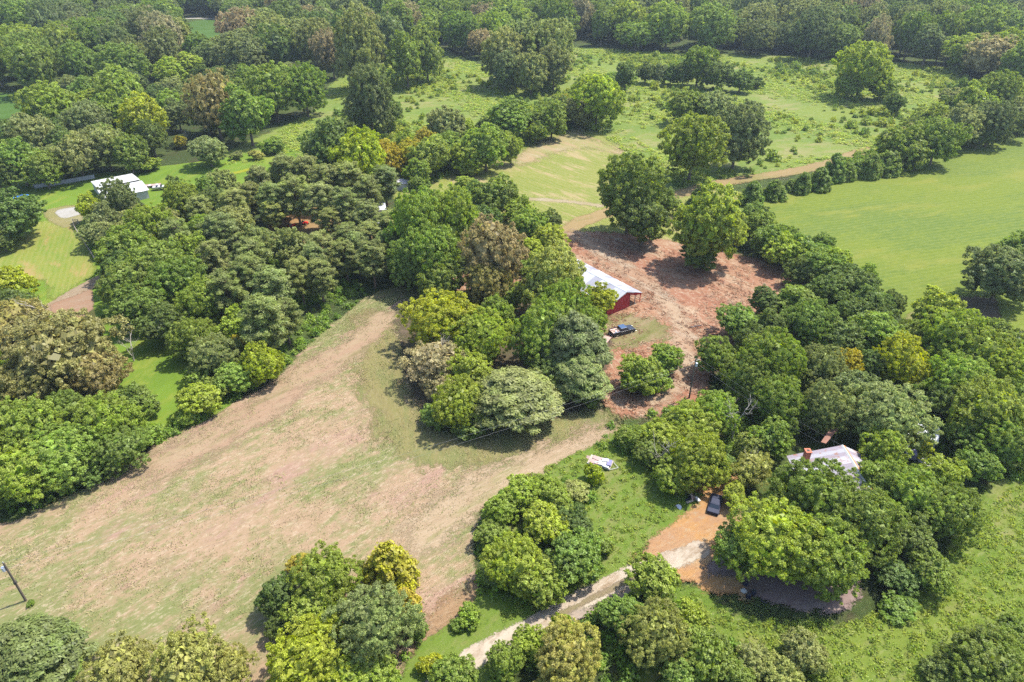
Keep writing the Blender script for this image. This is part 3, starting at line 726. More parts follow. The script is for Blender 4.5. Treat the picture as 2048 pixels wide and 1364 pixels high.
# ---- upper middle
for a in (
 (714,86,112,1.2,"big","S","large sage tree at the tip of the woods, above the tall dark one"),
 (778,62,66,1.2,"mid","K","dull grey-green tree behind the pair at the meadow's far edge"),
 (812,112,76,1.2,"mid","G","left tree of the green pair at the meadow's far edge"),
 (852,96,76,1.3,"mid","G","right, taller tree of the green pair at the meadow's far edge"),
 (738,188,100,1.35,"big","K","tall dark grey-green tree standing alone in the meadow"),
 (724,222,68,1.0,"mid","S","brownish lower bough tree at the foot of the tall dark meadow tree"),
 (772,222,62,1.0,"mid","D","dark tree at the right foot of the tall dark meadow tree"),
 (1000,104,88,1.15,"big","S","leftmost tree of the big round grove in the far meadow"),
 (1046,88,92,1.15,"big","S","middle tree of the big round grove in the far meadow"),
 (1100,88,96,1.15,"big","P","rightmost, tallest tree of the big round grove"),
 (1010,134,66,1.1,"mid","K","front left tree of the big round grove"),
 (1062,136,72,1.1,"mid","S","front middle tree of the big round grove"),
 (1108,128,68,1.15,"mid","P","front right tree of the big round grove"),
 (1196,188,112,0.9,"big","L","big round lime green tree near the top of the diagonal hedgerow"),
 (1250,150,44,1.1,"mid","D","small dark tree at the upper tip of the diagonal hedgerow"),
 (1160,216,62,1.0,"mid","S","sage tree below the round lime tree in the diagonal hedgerow"),
 (1104,234,66,1.0,"mid","G","green tree in the middle of the diagonal hedgerow"),
 (1072,262,42,1.1,"bush","G","small bushy tree in the diagonal hedgerow above the hay patch"),
 (1022,232,84,1.2,"tall","G","tallest upright tree of the diagonal hedgerow"),
 (1022,292,48,1.2,"mid","M","small bright tree where hedgerow and upper hayfield meet"),
 (971,290,90,0.9,"mid","M","bushy green tree left of the upper hayfield's corner"),
 (936,312,66,0.85,"mid","L","yellow-green bushy tree low in the diagonal hedgerow"),
 (892,246,80,0.95,"mid","S","feathery sage tree rising behind the hedgerow"),
 (896,292,76,0.9,"mid","G","green tree in front of the feathery sage one"),
 (858,306,86,0.9,"mid","M","round fresh green tree in the lower half of the hedgerow"),
 (817,308,56,1.05,"mid","O","orange-tinged small tree in the hedgerow"),
 (774,316,60,1.1,"mid","O","golden tree between the yellow-green tree and the hedgerow"),
 (722,306,128,0.85,"big","Y","large yellow-green tree behind the pines"),
 (684,262,62,0.9,"mid","D","dark tree behind the yellow-green tree"),
 (836,340,64,0.8,"mid","M","green bush at the bottom end of the diagonal hedgerow"),
 (935,335,50,0.6,"bush","L","low light bush on the upper hayfield's left edge"),
 (1399,124,78,0.9,"big","G","larger green tree in the dark row across the far meadow"),
 (1368,144,52,0.8,"mid","D","dark tree at the left of the larger green one in the far row"),
 (1292,143,42,0.85,"mid","D","leftmost dark tree of the row across the far meadow"),
 (1318,145,42,0.85,"mid","K","second dark tree from the left in the far meadow row"),
 (1343,146,42,0.85,"mid","D","third dark tree from the left in the far meadow row"),
 (1438,146,62,0.8,"mid","D","dark tree right of the larger green one in the far row"),
 (1482,158,56,0.7,"mid","D","lower dark tree near the right end of the far row"),
 (1512,163,32,0.7,"bush","D","last small bush at the right end of the far row"),
 (1389,282,128,0.95,"big","M","big round light green tree in the middle of the meadow"),
 (1478,262,108,1.05,"big","K","dark open-crowned tree right of the big round meadow tree"),
 (1372,208,74,0.8,"mid","G","green tree behind the big round meadow tree"),
 (1432,208,76,0.85,"mid","S","dull green tree behind the dark open-crowned one"),
 (1730,128,100,1.0,"big","L","large light green tree alone on the far meadow's right side"),
 (1700,170,60,0.7,"mid","M","bushy growth at the left foot of the lone light green tree"),
 (1765,172,60,0.7,"mid","G","bushy growth at the right foot of the lone light green tree"),
 (1790,204,44,0.85,"mid","D","small dark round tree in the right meadow"),
): T(*a)
# ---- right hand hedgerow and cedars
for a in (
 (1809,286,88,0.85,"mid","G","green tree at the left end of the tall hedge above the green field"),
 (1878,274,94,0.9,"big","G","second big tree from the left in the tall hedge above the green field"),
 (1925,248,84,0.95,"mid","S","sage tree in the tall hedge above the green field"),
 (1858,238,74,0.85,"mid","M","light green tree behind the tall hedge"),
 (1990,238,88,0.95,"big","K","dark tree in the tall hedge above the green field"),
 (1950,205,84,0.9,"mid","M","fresh green tree behind the dark hedge tree"),
 (2036,232,70,1.0,"mid","S","sage tree at the right edge above the green field"),
 (2000,180,90,0.9,"big","G","green tree at the upper right behind the hedge"),
 (1960,270,50,0.8,"mid","D","low dark tree at the foot of the tall hedge"),
 (1835,322,44,0.7,"bush","G","low bush at the foot of the tall hedge"),
 (1779,318,44,1.0,"cedar","G","cedar next to the tall hedge, last of the cedar row"),
 (1744,326,38,1.15,"cedar","G","tall cedar second from the upper end of the row"),
 (1717,334,26,1.1,"cedar","G","thin cedar wedged in the upper part of the row"),
 (1697,338,28,1.15,"cedar","G","thin greener cedar in the upper part of the row"),
 (1672,328,38,1.3,"cedar","G","tallest, greenest cedar of the row"),
 (1643,352,40,1.0,"cedar","G","stout cedar in the middle of the row"),
 (1607,360,34,1.1,"cedar","G","middle cedar with a pointed top beside the track"),
 (1582,368,22,1.0,"cedar","G","smallest cedar of the row beside the track"),
 (1552,374,38,0.95,"cedar","G","round cedar standing a little apart in the row"),
 (1506,380,42,1.0,"cedar","G","lowest cedar of the row, nearest the farmyard trees"),
 (1406,386,44,0.9,"cedar","D","dark cedar behind the pale farmyard tree"),
 (1262,372,148,1.02,"big","G","big leafy tree left of the pair beside the dirt farmyard"),
 (1290,432,106,0.9,"mid","D","dark lower tree in front of the big leafy farmyard tree"),
 (1330,400,60,0.8,"mid","G","small tree on the right flank of the big leafy farmyard tree"),
 (1418,440,156,1.0,"big","M","broad pale green tree right of the pair beside the dirt farmyard"),
 (1400,505,80,0.7,"mid","D","dark low tree under the broad pale farmyard tree"),
 (1470,455,70,0.8,"mid","M","tree on the right flank of the broad pale farmyard tree"),
): T(*a)
# hedge curving round the green field
for i, (x, y, w, c) in enumerate(((1520,452,72,"G"),(1545,478,80,"G"),(1575,500,84,"L"),(1610,500,80,"G"),(1640,530,86,"G"),(1668,520,76,"L"),(1605,540,70,"D"),(1690,556,84,"D"),(1725,572,88,"D"),(1655,575,84,"D"),(1742,604,88,"D"),(1700,622,84,"D"),(1760,634,70,"D"))):
    T(x, y, w, 0.85, "mid", c, "bushy tree in the dense hedge curving round the green field", "hedge trees curving round the green field")
for a in (
 (1535,598,64,1.15,"tall","D","pointed dark tree at the yard's edge beyond the lone round bushes"),
 (1590,600,84,1.05,"tall","G","upright tree on the right edge of the dirt yard"),
 (1480,640,86,0.85,"mid","G","low green tree sticking out into the dirt yard"),
 (1545,650,88,0.9,"mid","D","dark tree behind the one sticking out into the yard"),
 (1620,640,104,0.95,"big","G","broad tree between yard and curving hedge"),
 (1675,668,92,0.9,"mid","D","dark tree below the curving hedge"),
 (2008,540,150,0.78,"big","K","wide dark green spreading tree at the green field's right corner"),
 (2050,500,90,0.9,"mid","G","tree cut by the right edge behind the wide field-corner tree"),
 (1806,716,116,0.9,"big","Y","bright yellow-green round tree in the right woods"),
 (1690,722,70,1.1,"mid","O","yellowish tree left of a dark one in the right woods"),
 (1645,730,90,1.1,"big","S","grey-green tree in the middle of the right woods"),
 (1652,812,106,1.05,"big","S","grey-green tree just behind the house roof"),
 (1539,716,134,1.0,"big","M","wide fresh green tree at the corner of the dirt yard"),
 (1495,752,104,1.0,"big","G","green tree right of the yard's utility pole"),
 (1432,710,80,1.0,"mid","G","dark edged tree overhanging the yard above the utility pole"),
 (1560,796,112,1.0,"big","G","green tree left of the grey-green one behind the house"),
 (1742,726,66,1.2,"tall","D","dark upright tree beside the bright yellow-green one"),
 (1912,668,134,0.85,"big","L","light green tree in the right woods nearest the field corner"),
 (1968,704,134,0.85,"big","M","large green tree toward the right edge of the woods"),
 (2030,738,120,0.85,"big","L","light tree cut by the right edge below the paved road"),
 (1925,756,128,0.85,"big","M","green tree right of the dark hollow in the woods"),
 (1758,664,94,0.85,"mid","M","light tree under the curving hedge's end"),
 (1830,664,76,0.85,"mid","G","green tree next to the tan corner of the field"),
 (1985,655,54,0.7,"mid","D","low dark tree by the paved road corner"),
 (1775,822,160,0.8,"big","S","wide pale sage tree right behind the house"),
 (1715,778,92,0.95,"mid","K","dull dark tree between yellow and grey-green trees"),
 (1985,820,154,0.85,"big","M","broad fresh green tree in the right woods below centre"),
 (2052,800,110,0.9,"big","G","tree cut by the right edge beside the broad fresh green one"),
 (1895,796,86,0.95,"mid","D","dark tree in the hollow of the right woods"),
 (1930,868,86,0.85,"mid","G","green tree above the sunny gap with white boards"),
 (2012,880,124,0.8,"big","G","dark green tree at the right edge above the lower meadow"),
 (1958,925,86,0.75,"mid","G","low tree at the upper rim of the lower meadow"),
 (1842,890,54,0.7,"bush","Y","bright yellow-green shrub beside the white boards"),
 (1433,818,104,0.8,"big","M","green tree behind the bare dead branches"),
 (1382,846,110,0.7,"big","L","bright vine-covered mound above the grassy lane"),
 (1330,868,86,0.7,"mid","L","bright vine-covered bush left of the vine mound"),
 (1260,874,66,0.7,"mid","M","vine-covered bush right behind the junked trailer"),
 (1300,905,70,0.7,"mid","G","green bush at the left foot of the pale tree above the orange yard"),
 (1542,872,84,1.0,"mid","M","green tree touching the left end of the house roof"),
 (1570,850,60,0.9,"mid","G","small tree at the house's back left corner"),
 (1498,888,66,0.95,"mid","T","yellowish sage tree left of the house"),
 (1392,912,134,0.8,"big","L","pale feathery tree overhanging the orange yard"),
 (1345,950,80,0.8,"mid","L","low pale tree over the grassy lane"),
 (1440,930,60,0.8,"mid","G","green tree at the right of the pale feathery one"),
 (1508,936,92,1.0,"thin","T","thin twiggy tree between orange yard and house"),
 (1470,985,52,1.2,"tall","L","narrow bright tree beside the dark wrecked car"),
 (1640,990,176,0.85,"big","G","deep green round tree covering the house front"),
 (1718,1035,160,0.9,"big","G","grey-green big tree right of centre in the lower right mass"),
 (1555,1075,200,0.8,"big","L","huge yellow-green tree beside the orange yard"),
 (1640,1105,180,0.8,"big","M","big fresh green tree at the bottom of the lower right mass"),
 (1480,1090,100,0.85,"mid","G","tree at the left flank of the huge yellow-green one"),
 (1750,960,110,0.85,"mid","G","tree at the house's right front corner"),
 (1822,985,150,0.8,"big","M","light olive tree above the dark hollow in the lower right"),
 (1900,1020,140,0.8,"big","G","twiggy green tree on the right flank of the lower right mass"),
 (1890,945,90,0.75,"mid","L","light tree left of the lower meadow's upper rim"),
 (1822,1075,110,0.8,"mid","D","dark tree in the hollow of the lower right mass"),
 (1862,1140,96,0.8,"mid","G","small tree at the bottom of the dark hollow"),
 (1800,1150,84,0.6,"mid","D","low dark growth under the hollow in the lower right"),
 (1800,1215,70,0.45,"bush","G","low dark shrub in the lower meadow"),
): T(*a)
# ---- bottom edge
for a in (
 (1312,1153,108,0.9,"mid","M","round fresh green tree standing beside the gravel drive"),
 (1246,1228,96,0.85,"mid","G","green tree below the drive's second wheel rut"),
 (1312,1262,134,0.95,"big","T","olive-yellow tree right of centre at the bottom"),
 (1132,1312,156,0.95,"big","W","pale olive-yellow tree at the bottom centre"),
 (1010,1322,84,0.9,"mid","M","bright green tree in front of the drive at the bottom"),
 (1060,1284,76,0.9,"mid","L","lime green tree between the drive and the pale olive tree"),
 (1128,1248,44,1.3,"bush","L","small lime tree poking up at the edge of the drive"),
 (905,1345,100,0.85,"mid","G","dark green tree at the bottom left of the drive"),
 (868,1330,60,0.7,"bush","Y","yellow-green bush left of the drive at the bottom"),
 (1412,1304,110,0.85,"mid","M","green tree in the bottom right group"),
 (1385,1234,66,0.9,"mid","L","small yellow-green bush tree right of the olive-yellow tree"),
 (1608,1300,96,0.9,"mid","S","dull grey-green tree in the bottom right group"),
 (1512,1325,76,0.8,"mid","S","second grey-green tree in the bottom right group"),
 (1560,1350,90,0.8,"mid","T","pale tree cut by the bottom edge in the right group"),
 (1470,1352,84,0.8,"mid","G","dark tree cut by the bottom edge in the right group"),
 (1360,1352,84,0.8,"mid","G","green tree cut by the bottom edge below the olive-yellow one"),
 (1978,1320,160,0.7,"big","G","large green tree in the bottom right corner"),
 (2042,1268,90,0.7,"mid","G","tree at the right edge above the corner tree"),
 (1900,1352,90,0.6,"mid","D","low dark tree cut by the bottom edge near the right corner"),
 (1640,1350,60,0.8,"mid","M","small tree cut by the bottom edge right of the grey-green ones"),
): T(*a)
# thicket in the middle of the lower half
for a in (
 (1040,985,90,0.8,"mid","L","yellow-green bushy tree at the top of the roadside thicket"),
 (1000,1018,80,0.8,"mid","M","bushy tree on the upper left of the roadside thicket"),
 (985,1070,70,0.7,"mid","G","bush on the left edge of the roadside thicket"),
 (1105,992,84,0.75,"mid","M","bushy tree on the upper right of the roadside thicket"),
 (1090,1045,100,0.8,"mid","L","lime bushy tree in the heart of the roadside thicket"),
 (1150,1045,84,0.75,"mid","D","dark bush in the roadside thicket"),
 (1200,1085,62,0.65,"bush","M","low bush at the right end of the roadside thicket"),
 (1030,1122,128,0.85,"big","L","broad leafy yellow-green tree, front left of the roadside thicket"),
 (1150,1112,112,0.85,"mid","G","dark leafy tree, front right of the roadside thicket"),
 (1085,1160,104,0.85,"mid","M","leafy tree at the bottom of the roadside thicket"),
 (990,1158,50,0.7,"bush","G","small bush at the lower left corner of the roadside thicket"),
 (1150,980,50,0.6,"bush","W","dry looking low bush behind the thicket"),
 (1188,945,38,1.2,"bush","Y","small yellow bush just below the junked trailer"),
 (942,1232,46,0.8,"bush","M","small bush on the ditch left of the thicket"),
 (915,1248,36,0.6,"bush","G","tiny bush on the ditch beside the bare orange strip"),
): T(*a)
# group at the bottom, left of centre
for a in (
 (778,1122,104,1.15,"cedar","O","golden brown-green cedar at the top right of the bottom group"),
 (808,1196,66,1.1,"cedar","O","second golden cedar below the first"),
 (648,1152,136,0.9,"big","M","large green tree at the top of the bottom group"),
 (597,1128,52,1.1,"tall","O","small orange-tipped tree at the top left of the bottom group"),
 (558,1190,96,0.9,"mid","D","dark tree on the left side of the bottom group"),
 (625,1225,108,0.9,"mid","M","green tree in the middle of the bottom group"),
 (742,1240,164,0.95,"big","S","big blue-green tree on the right of the bottom group"),
 (612,1318,170,0.8,"big","Y","bright yellow-green tree at the bottom edge of the bottom group"),
 (690,1340,110,0.8,"mid","L","yellow-green tree cut by the bottom edge"),
 (560,1255,60,0.9,"mid","D","small dark tree at the lower left of the bottom group"),
 (832,1255,50,0.8,"mid","G","small green bush at the right side of the bottom group"),
 (745,1345,100,0.8,"mid","M","green tree cut by the bottom edge under the blue-green one"),
 (52,1305,180,0.75,"layer","K","dark feathery tree in the bottom left corner"),
 (110,1345,90,0.7,"layer","G","lower feathery tree in the bottom left corner"),
 (238,1335,150,0.85,"oak","W","olive dry looking tree at the bottom, left one of the pair"),
 (372,1322,170,0.9,"oak","W","olive dry looking tree at the bottom, right one of the pair"),
 (455,1335,100,0.85,"oak","W","smaller olive tree at the right end of the olive pair"),
 (60,1206,16,0.8,"bush","G","tiny weed bush at the foot of the left utility pole"),
): T(*a)
# ---- the copse in the centre
for a in (
 (882,634,150,0.85,"big","Y","bright yellow-green tree at the upper left of the copse"),
 (958,668,130,0.85,"big","L","yellow-green tree in the upper middle of the copse"),
 (868,720,140,0.8,"thin","N","grey-brown half bare tree on the left side of the copse"),
 (888,780,80,0.8,"thin","N","lower grey-brown half bare tree beside the front yellow-green one"),
 (922,802,122,0.85,"big","L","round yellow-green tree at the front left of the copse"),
 (1028,792,176,0.62,"layer","S","flat-topped grey-green feathery tree at the front of the copse"),
 (940,742,110,0.8,"mid","L","yellow-green tree in the hollow of the copse"),
 (1150,690,150,1.0,"layer","K","dark blue-green layered tree at the right of the copse"),
 (1160,752,120,0.85,"layer","S","blue-green layered tree at the lower right of the copse"),
 (1100,738,90,0.9,"mid","D","dark tree in the shade behind the flat-topped one"),
 (1092,660,136,1.1,"big","M","tall green tree rising from the right half of the copse"),
 (1132,615,116,1.1,"big","M","green tree between the copse and the barn"),
 (1102,556,130,1.15,"big","T","tall pale tree left of the barn roof"),
 (1138,548,64,1.1,"mid","T","pale tree overhanging the barn roof"),
 (1198,598,76,0.9,"mid","Y","yellow-green tree with orange tint in front of the red barn"),
 (1180,640,80,0.8,"mid","M","green tree between the barn and the pickup"),
 (880,830,70,0.6,"bush","G","low dark bush at the lower left foot of the copse"),
 (930,845,80,0.5,"bush","D","low dark bush at the bottom of the copse"),
 (1180,790,60,0.7,"bush","D","low dark bush at the lower right foot of the copse"),
 (1280,742,92,0.85,"mid","M","larger bush of the clump in the dirt yard"),
 (1330,715,72,0.85,"mid","M","upper right bush of the clump in the dirt yard"),
 (1265,757,56,0.9,"bush","Y","yellower left bush of the clump in the dirt yard"),
 (1310,755,60,0.8,"bush","G","small front bush of the clump in the dirt yard"),
): T(*a)
# ---- trees behind the copse
for a in (
 (985,500,136,1.3,"oak","N","tall greyish brown tree in the middle of the photograph"),
 (975,560,110,1.0,"oak","B","lower greyish brown tree just above the copse"),
 (905,444,112,1.25,"big","M","tall light green tree left of the greyish brown one"),
 (832,452,116,1.3,"big","M","tall green tree at the right end of the pines"),
 (862,505,120,1.2,"big","G","tall green tree in front of the two light green ones"),
 (815,520,90,1.2,"big","G","dark lower tree at the end of the pine wood"),
 (880,560,90,1.1,"mid","G","green tree just above the hayfield's upper tip"),
 (838,372,44,1.4,"tall","G","pointed narrow tree at the corner of the upper hayfield"),
 (930,378,64,1.2,"tall","M","left upright tree on the upper hayfield's edge"),
 (992,388,92,0.9,"mid","G","round tree on the upper hayfield's edge"),
 (950,392,60,1.0,"mid","G","tree between the two on the upper hayfield's edge"),
 (1058,448,80,0.9,"mid","M","bushy tree below the upper hayfield"),
 (1100,478,74,0.9,"mid","L","light bushy tree on the rim of the upper hayfield"),
 (1058,500,64,1.2,"tall","Y","yellow tree beside the greyish brown one"),
 (1040,420,70,0.8,"mid","M","low tree under the upper hayfield's left edge"),
 (1120,520,64,0.9,"mid","T","pale olive tree behind the barn's far end"),
 (1020,590,70,0.9,"mid","M","green tree between the greyish brown tree and the copse"),
 (950,600,60,0.6,"bush","D","low dark growth between brown trees and copse"),
): T(*a)
# pine wood
PG = "pines of the wood left of centre"; PL = "tall grey-green pine in the wood left of centre"
for x, y, w in ((520,372,56),(570,352,60),(615,352,58),(655,372,60),(592,398,66),(700,368,62),(736,392,58),(770,372,56),(545,410,62),(500,400,50),(640,410,62),(690,418,60),(736,440,56),(470,418,56),(545,430,46),
                (440,470,64),(430,525,64),(500,560,76),(455,590,70),(545,590,80),(640,505,60),(690,520,56),(745,525,64),(600,560,64),(640,560,60),(780,500,60),(400,430,54),(355,480,60),(570,640,64),(540,660,70),(700,486,56),(740,480,54),(780,462,60),(630,530,62),(715,505,58),(660,446,44),(720,450,42),(505,520,64)):
    T(x, y, w, 1.6, "pine", "P" if (x + y) % 3 else "W" if (x + y) % 2 else "S", PL, PG)
T(528, 652, 96, 1.5, "pine", "P", "big front pine whose dark trunk and boughs show above the hayfield")
# broadleaf trees left of the pines
for a in (
 (240,398,82,1.0,"big","K","dark grey-green dome tree hiding part of the white shed"),
 (205,436,64,1.0,"mid","K","smaller dark tree left below the dome tree"),
 (176,412,52,1.0,"mid","Y","yellow-green bush tree beside the gravel patch"),
 (190,465,60,0.9,"mid","S","grey-green tree overhanging the rail fence"),
 (300,452,100,1.0,"big","M","fresh green tree below the white shed"),
 (255,490,100,1.0,"big","G","green tree right of the rail fence"),
 (362,402,80,1.0,"big","M","green tree below the parked boat"),
 (405,386,70,1.0,"mid","G","dark green tree right of the parked boat"),
 (310,520,110,1.0,"big","G","green tree in the middle of the left wood"),
 (250,560,96,1.0,"big","G","green tree hanging over the left drive"),
 (380,500,80,1.0,"mid","M","light tree tucked among the nearest pines"),
 (355,555,100,1.0,"big","G","dark green tree behind the small left lawn"),
 (270,615,90,1.0,"mid","G","green tree overhanging the small left lawn"),
 (320,645,90,0.95,"mid","D","dark tree throwing shade on the small left lawn"),
 (400,600,96,1.0,"big","M","mid green tree above the orange tinted one"),
 (385,672,96,0.9,"big","M","light green tree at the small lawn's right side"),
 (430,705,100,0.85,"big","S","grey-green tree above the bushes at the hayfield edge"),
 (480,650,84,1.0,"mid","L","light tree with an orange tint near the big front pine"),
 (482,690,46,1.2,"tall","O","orange-yellow topped tree near the hayfield edge"),
 (522,722,96,0.85,"big","Y","yellow-green tree overhanging the hayfield edge"),
 (470,752,76,0.8,"mid","M","green tree at the shadowed hayfield edge"),
 (400,792,84,0.8,"mid","L","light green bushy tree between small lawn and hayfield"),
 (432,775,60,0.8,"mid","M","bush between the small lawn and the orange tinted trees"),
 (395,760,50,0.8,"bush","G","dark bush at the bottom right corner of the small lawn"),
 (365,835,44,0.6,"bush","L","low bright bush at the lower tip of the small lawn"),
): T(*a)
# left edge mass
for a in (
 (120,690,220,0.75,"oak","B","huge brown-olive oak at the left edge"),
 (30,650,150,0.8,"oak","B","brown-olive oak cut by the left edge"),
 (190,740,130,0.8,"oak","B","lower right bough of the brown-olive oaks by the small lawn"),
 (60,760,150,0.75,"oak","B","lower brown-olive oak above the green trees"),
 (22,562,84,0.9,"mid","Y","yellow-green tree at the left edge above the brown oaks"),
 (40,600,60,0.7,"mid","M","small green tree between yellow-green tree and brown oak"),
 (200,838,140,0.8,"big","M","green tree at the lower end of the small left lawn"),
 (262,800,84,0.9,"mid","G","green tree on the small lawn's left edge"),
 (60,850,160,0.8,"big","M","bright green tree under the brown oaks at left"),
 (130,830,120,0.8,"big","G","green tree between the bright one and the small lawn"),
 (120,905,150,0.75,"big","M","broad green tree nearest the hayfield at left"),
 (235,895,110,0.75,"big","G","dark green tree on the hayfield's upper edge"),
 (40,935,150,0.75,"big","L","light green tree overhanging the hayfield at the left edge"),
 (-10,860,110,0.8,"big","G","green tree cut by the left edge below the oaks"),
 (175,940,80,0.6,"mid","D","low dark growth on the hayfield's shaded edge"),
 (0,990,90,0.6,"mid","D","low dark growth at the left edge of the hayfield"),
 (290,868,60,0.6,"bush","M","bright weedy bush between small lawn and hayfield"),
): T(*a)
# bare and dead trees
def dead(px, py, H, label, seed):
    X, Y = at(px, py, 0)
    o = empty("dead_tree", (X, Y, 0), seed, label, "dead tree")
    link("branches", bare_mesh(seed, H, M_DEAD), o)
dead(112, 690, 15, "bare grey dead tree poking out above the brown oaks beside the left drive", 3)
dead(268, 722, 9, "pale fallen-looking dead tree leaning over the small left lawn", 5)
dead(376, 290, 8, "small bare dead tree behind the lone round tree on the back lawn", 8)
dead(1462, 885, 11, "bare dead tree with curved grey limbs right of the vine mound", 11)
dead(1335, 945, 9, "bare pale branches sticking through the vines above the grassy lane", 12)

# ------------------------------------------------------------------ far woods: trees one can tell apart, then the rest as one mass
rngF = np.random.default_rng(21)
def in_poly_px(X, Y, poly):
    P = np.array([at(*p) for p in poly]); return sdf(np.stack([X, Y], 1), P, True) > 0
def poisson(cands, sp, start=()):
    out = list(start); n0 = len(out); cell = sp; grid = {}
    def key(p): return (int(p[0] // cell), int(p[1] // cell))
    for p in out: grid.setdefault(key(p), []).append(p)
    for p in cands:
        k = key(p); ok = True
        for i in (-1, 0, 1):
            for j in (-1, 0, 1):
                for q in grid.get((k[0] + i, k[1] + j), ()):
                    if (q[0]-p[0])**2 + (q[1]-p[1])**2 < sp * sp: ok = False; break
                if not ok: break
            if not ok: break
        if ok: out.append(p); grid.setdefault(k, []).append(p)
    return out[n0:]
EDGE = [(-300,45),(-300,172),(0,182),(80,190),(160,215),(260,215),(330,200),(440,168),(560,150),(640,165),(690,160),(750,112),(830,92),(880,92),(940,120),(1150,92),(1290,104),(1500,112),(1680,124),(1790,132),(1905,140),(1960,165),(2060,200),(2350,250),(2350,45)]
N = 60000
cx = rngF.uniform(-900, 900, N); cy = rngF.uniform(330, 900, N)
m = (in_poly_px(cx, cy, EDGE) | (cy > at(1024, 46)[1])) & (np.abs(cx) < 0.85 * cy + 60)
for clear in ([(350,60),(380,36),(470,36),(485,62),(462,135),(372,132)], [(-300,180),(70,180),(80,225),(-300,260)]):
    m &= ~in_poly_px(cx, cy, clear)
cand = list(zip(cx[m], cy[m]))
occ = [(x, y) for x, y, w in OCC if y > 300]
sel = poisson(cand, 16.0, occ)
sel = np.array(sel); fw = 0.80 * sel[:, 1]
sel = sel[np.argsort(sel[:, 1])]
pxx, pyy = px_of(sel[:, 0], sel[:, 1], np.full(len(sel), 12.0))
view = (pxx > -60) & (pxx < 2110)
tone = lambda x, y: math.sin(x * 0.021 + 1.3) + math.sin(y * 0.03 + x * 0.011)
WG = [("in the woods along the photograph's upper left edge", -1e9, 700), ("in the dark woods behind the big round grove", 700, 1250), ("in the woods along the upper right edge", 1250, 1e9)]
n_ind = 0; rest = []
kinds_cycle = ["big", "big", "oak", "tall", "big", "oak"]
budget = 190
for i, (X, Y) in enumerate(sel):
    if view[i] and n_ind < budget:
        where = next(g for g in WG if g[1] <= pxx[i] < g[2])[0]
        r = rngF.uniform(); tn = tone(X, Y) + r * 1.4 - 0.7
        if tn > 1.2: col, word = "M", "fresh green"
        elif tn > 0.35: col, word = "G", "mid green"
        elif tn > -0.6: col, word = "K", "dark grey-green"
        elif tn > -1.1: col, word = "D", "dark green"
        else: col, word = "S", "sage green"
        kd = kinds_cycle[rngF.integers(len(kinds_cycle))]
        if kd == "oak" and r < 0.3: col, word = "N", "greyish brown"
        W = rngF.uniform(17, 30) * (0.72 if kd == "tall" else 1.0); Hh = rngF.uniform(16, 32) 
        lab = f"{word} {'rounded' if kd == 'oak' else 'upright' if kd == 'tall' else 'broad'} tree {where}"
        plant(kd, X, Y, W, Hh, col, lab, lab.replace(" tree ", " trees "), sink=0.3, name="woodland_tree")
        n_ind += 1
    else: rest.append((X, Y))
rest = np.array(rest)

FILL = [
 ([(70,215),(160,200),(330,190),(440,170),(620,165),(640,200),(560,235),(500,262),(440,275),(330,285),(300,320),(200,340),(0,352),(0,250)], 9.5, 10.5, ["G","M","G","S","K","D"], "green tree filling the upper left woods between its larger trees"),
 ([(200,560),(260,480),(330,430),(480,400),(560,380),(640,420),(600,560),(560,640),(480,720),(400,700),(340,620),(250,620)], 7.5, 9.0, ["G","M","S","P","D"], "green tree filling the wood among the pines"),
 ([(-40,620),(60,620),(200,720),(260,830),(280,880),(180,950),(60,1000),(-40,1010)], 7.5, 9.5, ["M","G","L","D"], "green tree filling the dense wood at the left edge"),
 ([(1440,760),(1500,690),(1640,600),(1760,640),(1860,660),(2060,740),(2100,900),(2000,900),(1900,830),(1800,860),(1700,850),(1620,860),(1560,900),(1500,940),(1430,900),(1400,830)], 7.5, 9.0, ["G","M","G","S","D","L"], "green tree filling the right woods between its larger trees"),
 ([(1500,440),(1560,470),(1660,530),(1740,580),(1790,650),(1740,650),(1640,590),(1560,530),(1500,480)], 6.0, 7.0, ["G","M","D"], "green bushy tree filling the curving hedge"),
 ([(1440,1080),(1520,1000),(1640,960),(1740,920),(1880,930),(1950,1010),(1900,1120),(1840,1180),(1740,1150),(1600,1180),(1500,1150)], 7.0, 9.0, ["M","G","L","D"], "green tree filling the lower right mass of trees"),
 ([(770,350),(860,372),(960,325),(1050,290),(1180,245),(1230,180),(1180,190),(1040,250),(900,290),(800,300),(740,320)], 7.5, 8.5, ["G","M","L","D","O"], "green bushy tree filling the diagonal hedgerow"),
 ([(1760,330),(1850,310),(2060,265),(2060,200),(1960,190),(1850,250)], 8.5, 10.0, ["G","S","D","M"], "green tree filling the tall hedge above the green field"),
 ([(780,520),(860,420),(960,400),(1100,470),(1140,560),(1180,640),(1140,760),(1040,720),(900,620),(820,580)], 8.0, 9.5, ["G","M","D"], "green tree filling the wood in the middle of the photograph"),
]
